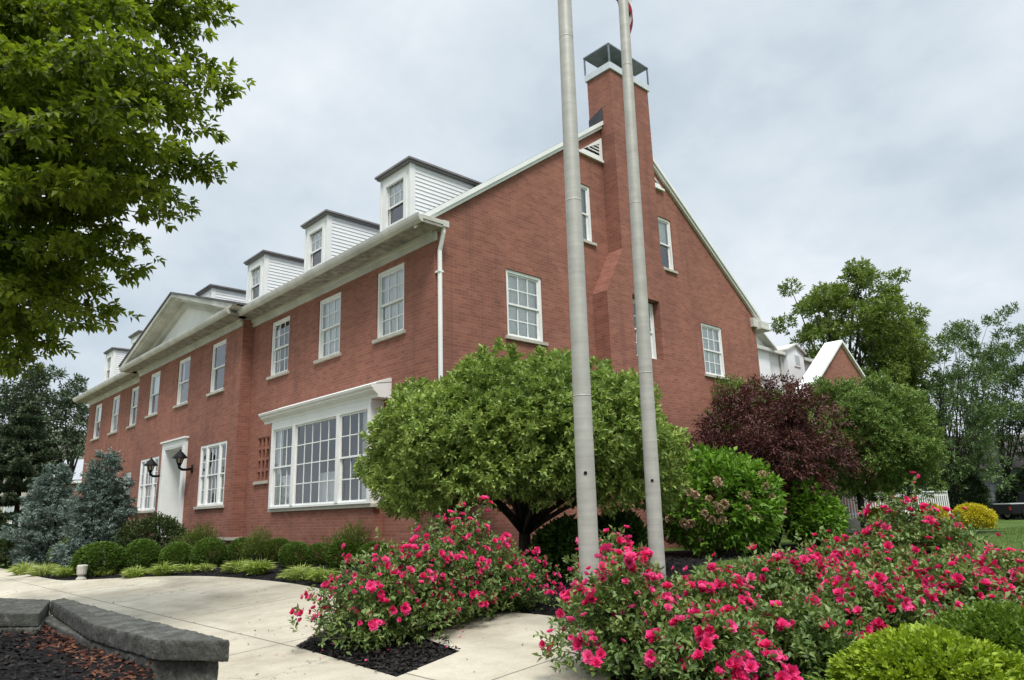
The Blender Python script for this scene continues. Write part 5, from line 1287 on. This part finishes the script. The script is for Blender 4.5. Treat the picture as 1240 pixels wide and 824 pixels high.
for p_ in (-1.35, 1.35):
    for s in (-0.78, 0.78): wheel(cr, ck+hx*p_+hyv*s+Z*0.32, hyv, 0.32, 0.2)

# ================================================================== CAMERA, LIGHT, SKY
cd = bpy.data.cameras.new('camera'); cam = bpy.data.objects.new('camera', cd); COL.objects.link(cam)
cd.sensor_width = 36; cd.lens = 36*F/PW; cd.clip_start = 0.1; cd.clip_end = 3000
Mx = Matrix([[rx_[i], ux_[i], -fw[i], CAM[i]] for i in range(3)]+[[0, 0, 0, 1]]); cam.matrix_world = Mx
S.camera = cam

EL, AZ = 58, 0.0
sun_dir = np.array([0.62, -0.42, 0.0]); sun_dir /= np.linalg.norm(sun_dir)
sd3 = np.array([sun_dir[0]*math.cos(R(EL)), sun_dir[1]*math.cos(R(EL)), math.sin(R(EL))])
ld = bpy.data.lights.new('sun', 'SUN'); ld.energy = 2.3; ld.angle = R(17); ld.color = (1.0, 0.97, 0.92)
lo = bpy.data.objects.new('sun', ld); COL.objects.link(lo); lo.rotation_euler = Vector(sd3).to_track_quat('Z', 'Y').to_euler(); lo.location = (20, -20, 30)

# wood across the street, behind the viewer: it shows as the dark band mirrored in the lower windows
L = Leaves(); n = 26000; X = rng.uniform(-75, 40, n); hh = 9+3.5*np.sin(X*0.21)+2*np.sin(X*0.63+1); Zt = rng.uniform(0, 1, n)**0.7*hh
D = ball(n); L.add(np.stack([X, -52+rng.normal(0, 2.2, n), -3.2+Zt], 1), D, rng.uniform(0.5, 0.9, n), 0.45, jitter=1.0)
o = link(L.mesh('far_wood', [M['farleaf2']]), 'far_wood'); o['kind'] = 'stuff'; tag(o, 'line of trees across the street from the building', 'woodland')
wd = bpy.data.worlds.new('World'); S.world = wd; wd.use_nodes = True; nt = wd.node_tree; nt.nodes.clear()
out = nt.nodes.new('ShaderNodeOutputWorld'); bg = nt.nodes.new('ShaderNodeBackground'); bg.inputs[1].default_value = 0.1
sky = nt.nodes.new('ShaderNodeTexSky'); sky.sky_type = 'NISHITA'; sky.sun_disc = False; sky.sun_elevation = R(EL); sky.sun_rotation = math.atan2(sun_dir[0], sun_dir[1]); sky.dust_density = 2.0
tc = nt.nodes.new('ShaderNodeTexCoord'); sx = nt.nodes.new('ShaderNodeSeparateXYZ'); nt.links.new(tc.outputs['Generated'], sx.inputs[0])
zc = math_(nt, 'ADD', math_(nt, 'MAXIMUM', sx.outputs[2], 0.0), 0.42)
cb_ = nt.nodes.new('ShaderNodeCombineXYZ'); nt.links.new(math_(nt, 'DIVIDE', sx.outputs[0], zc), cb_.inputs[0]); nt.links.new(math_(nt, 'DIVIDE', sx.outputs[1], zc), cb_.inputs[1])
n1 = noise(nt, cb_.outputs[0], 1.9, 6, 0.52); n2 = noise(nt, cb_.outputs[0], 5.5, 8, 0.6)
nn_ = math_(nt, 'ADD', math_(nt, 'MULTIPLY', n1, 0.8), math_(nt, 'MULTIPLY', n2, 0.2))
cl = ramp(nt, nn_, [(0.30, (3.9, 4.55, 5.1)), (0.42, (4.5, 5.15, 5.7)), (0.51, (5.2, 5.75, 6.25)), (0.60, (6.1, 6.5, 6.9)), (0.68, (6.9, 7.15, 7.4))])
up_ = math_(nt, 'ADD', 1.0, math_(nt, 'MULTIPLY', math_(nt, 'MAXIMUM', math_(nt, 'SUBTRACT', sx.outputs[2], 0.67), 0.0), 8.0))
vm = nt.nodes.new('ShaderNodeVectorMath'); vm.operation = 'SCALE'; nt.links.new(cl, vm.inputs[0]); nt.links.new(up_, vm.inputs['Scale'])
cov = ramp(nt, nn_, [(0.25, (0.8, 0.8, 0.8)), (0.45, (0.96, 0.96, 0.96))])
nt.links.new(mixc(nt, cov, sky.outputs[0], vm.outputs[0]), bg.inputs[0]); nt.links.new(bg.outputs[0], out.inputs[0])

vs = S.view_settings; vs.view_transform = 'Standard'; vs.look = 'None'; vs.exposure = 0.5; vs.gamma = 1.0; vs.use_curve_mapping = False
S.render.engine = 'CYCLES'; S.cycles.max_bounces = 8; S.cycles.transparent_max_bounces = 12; S.cycles.use_denoising = True
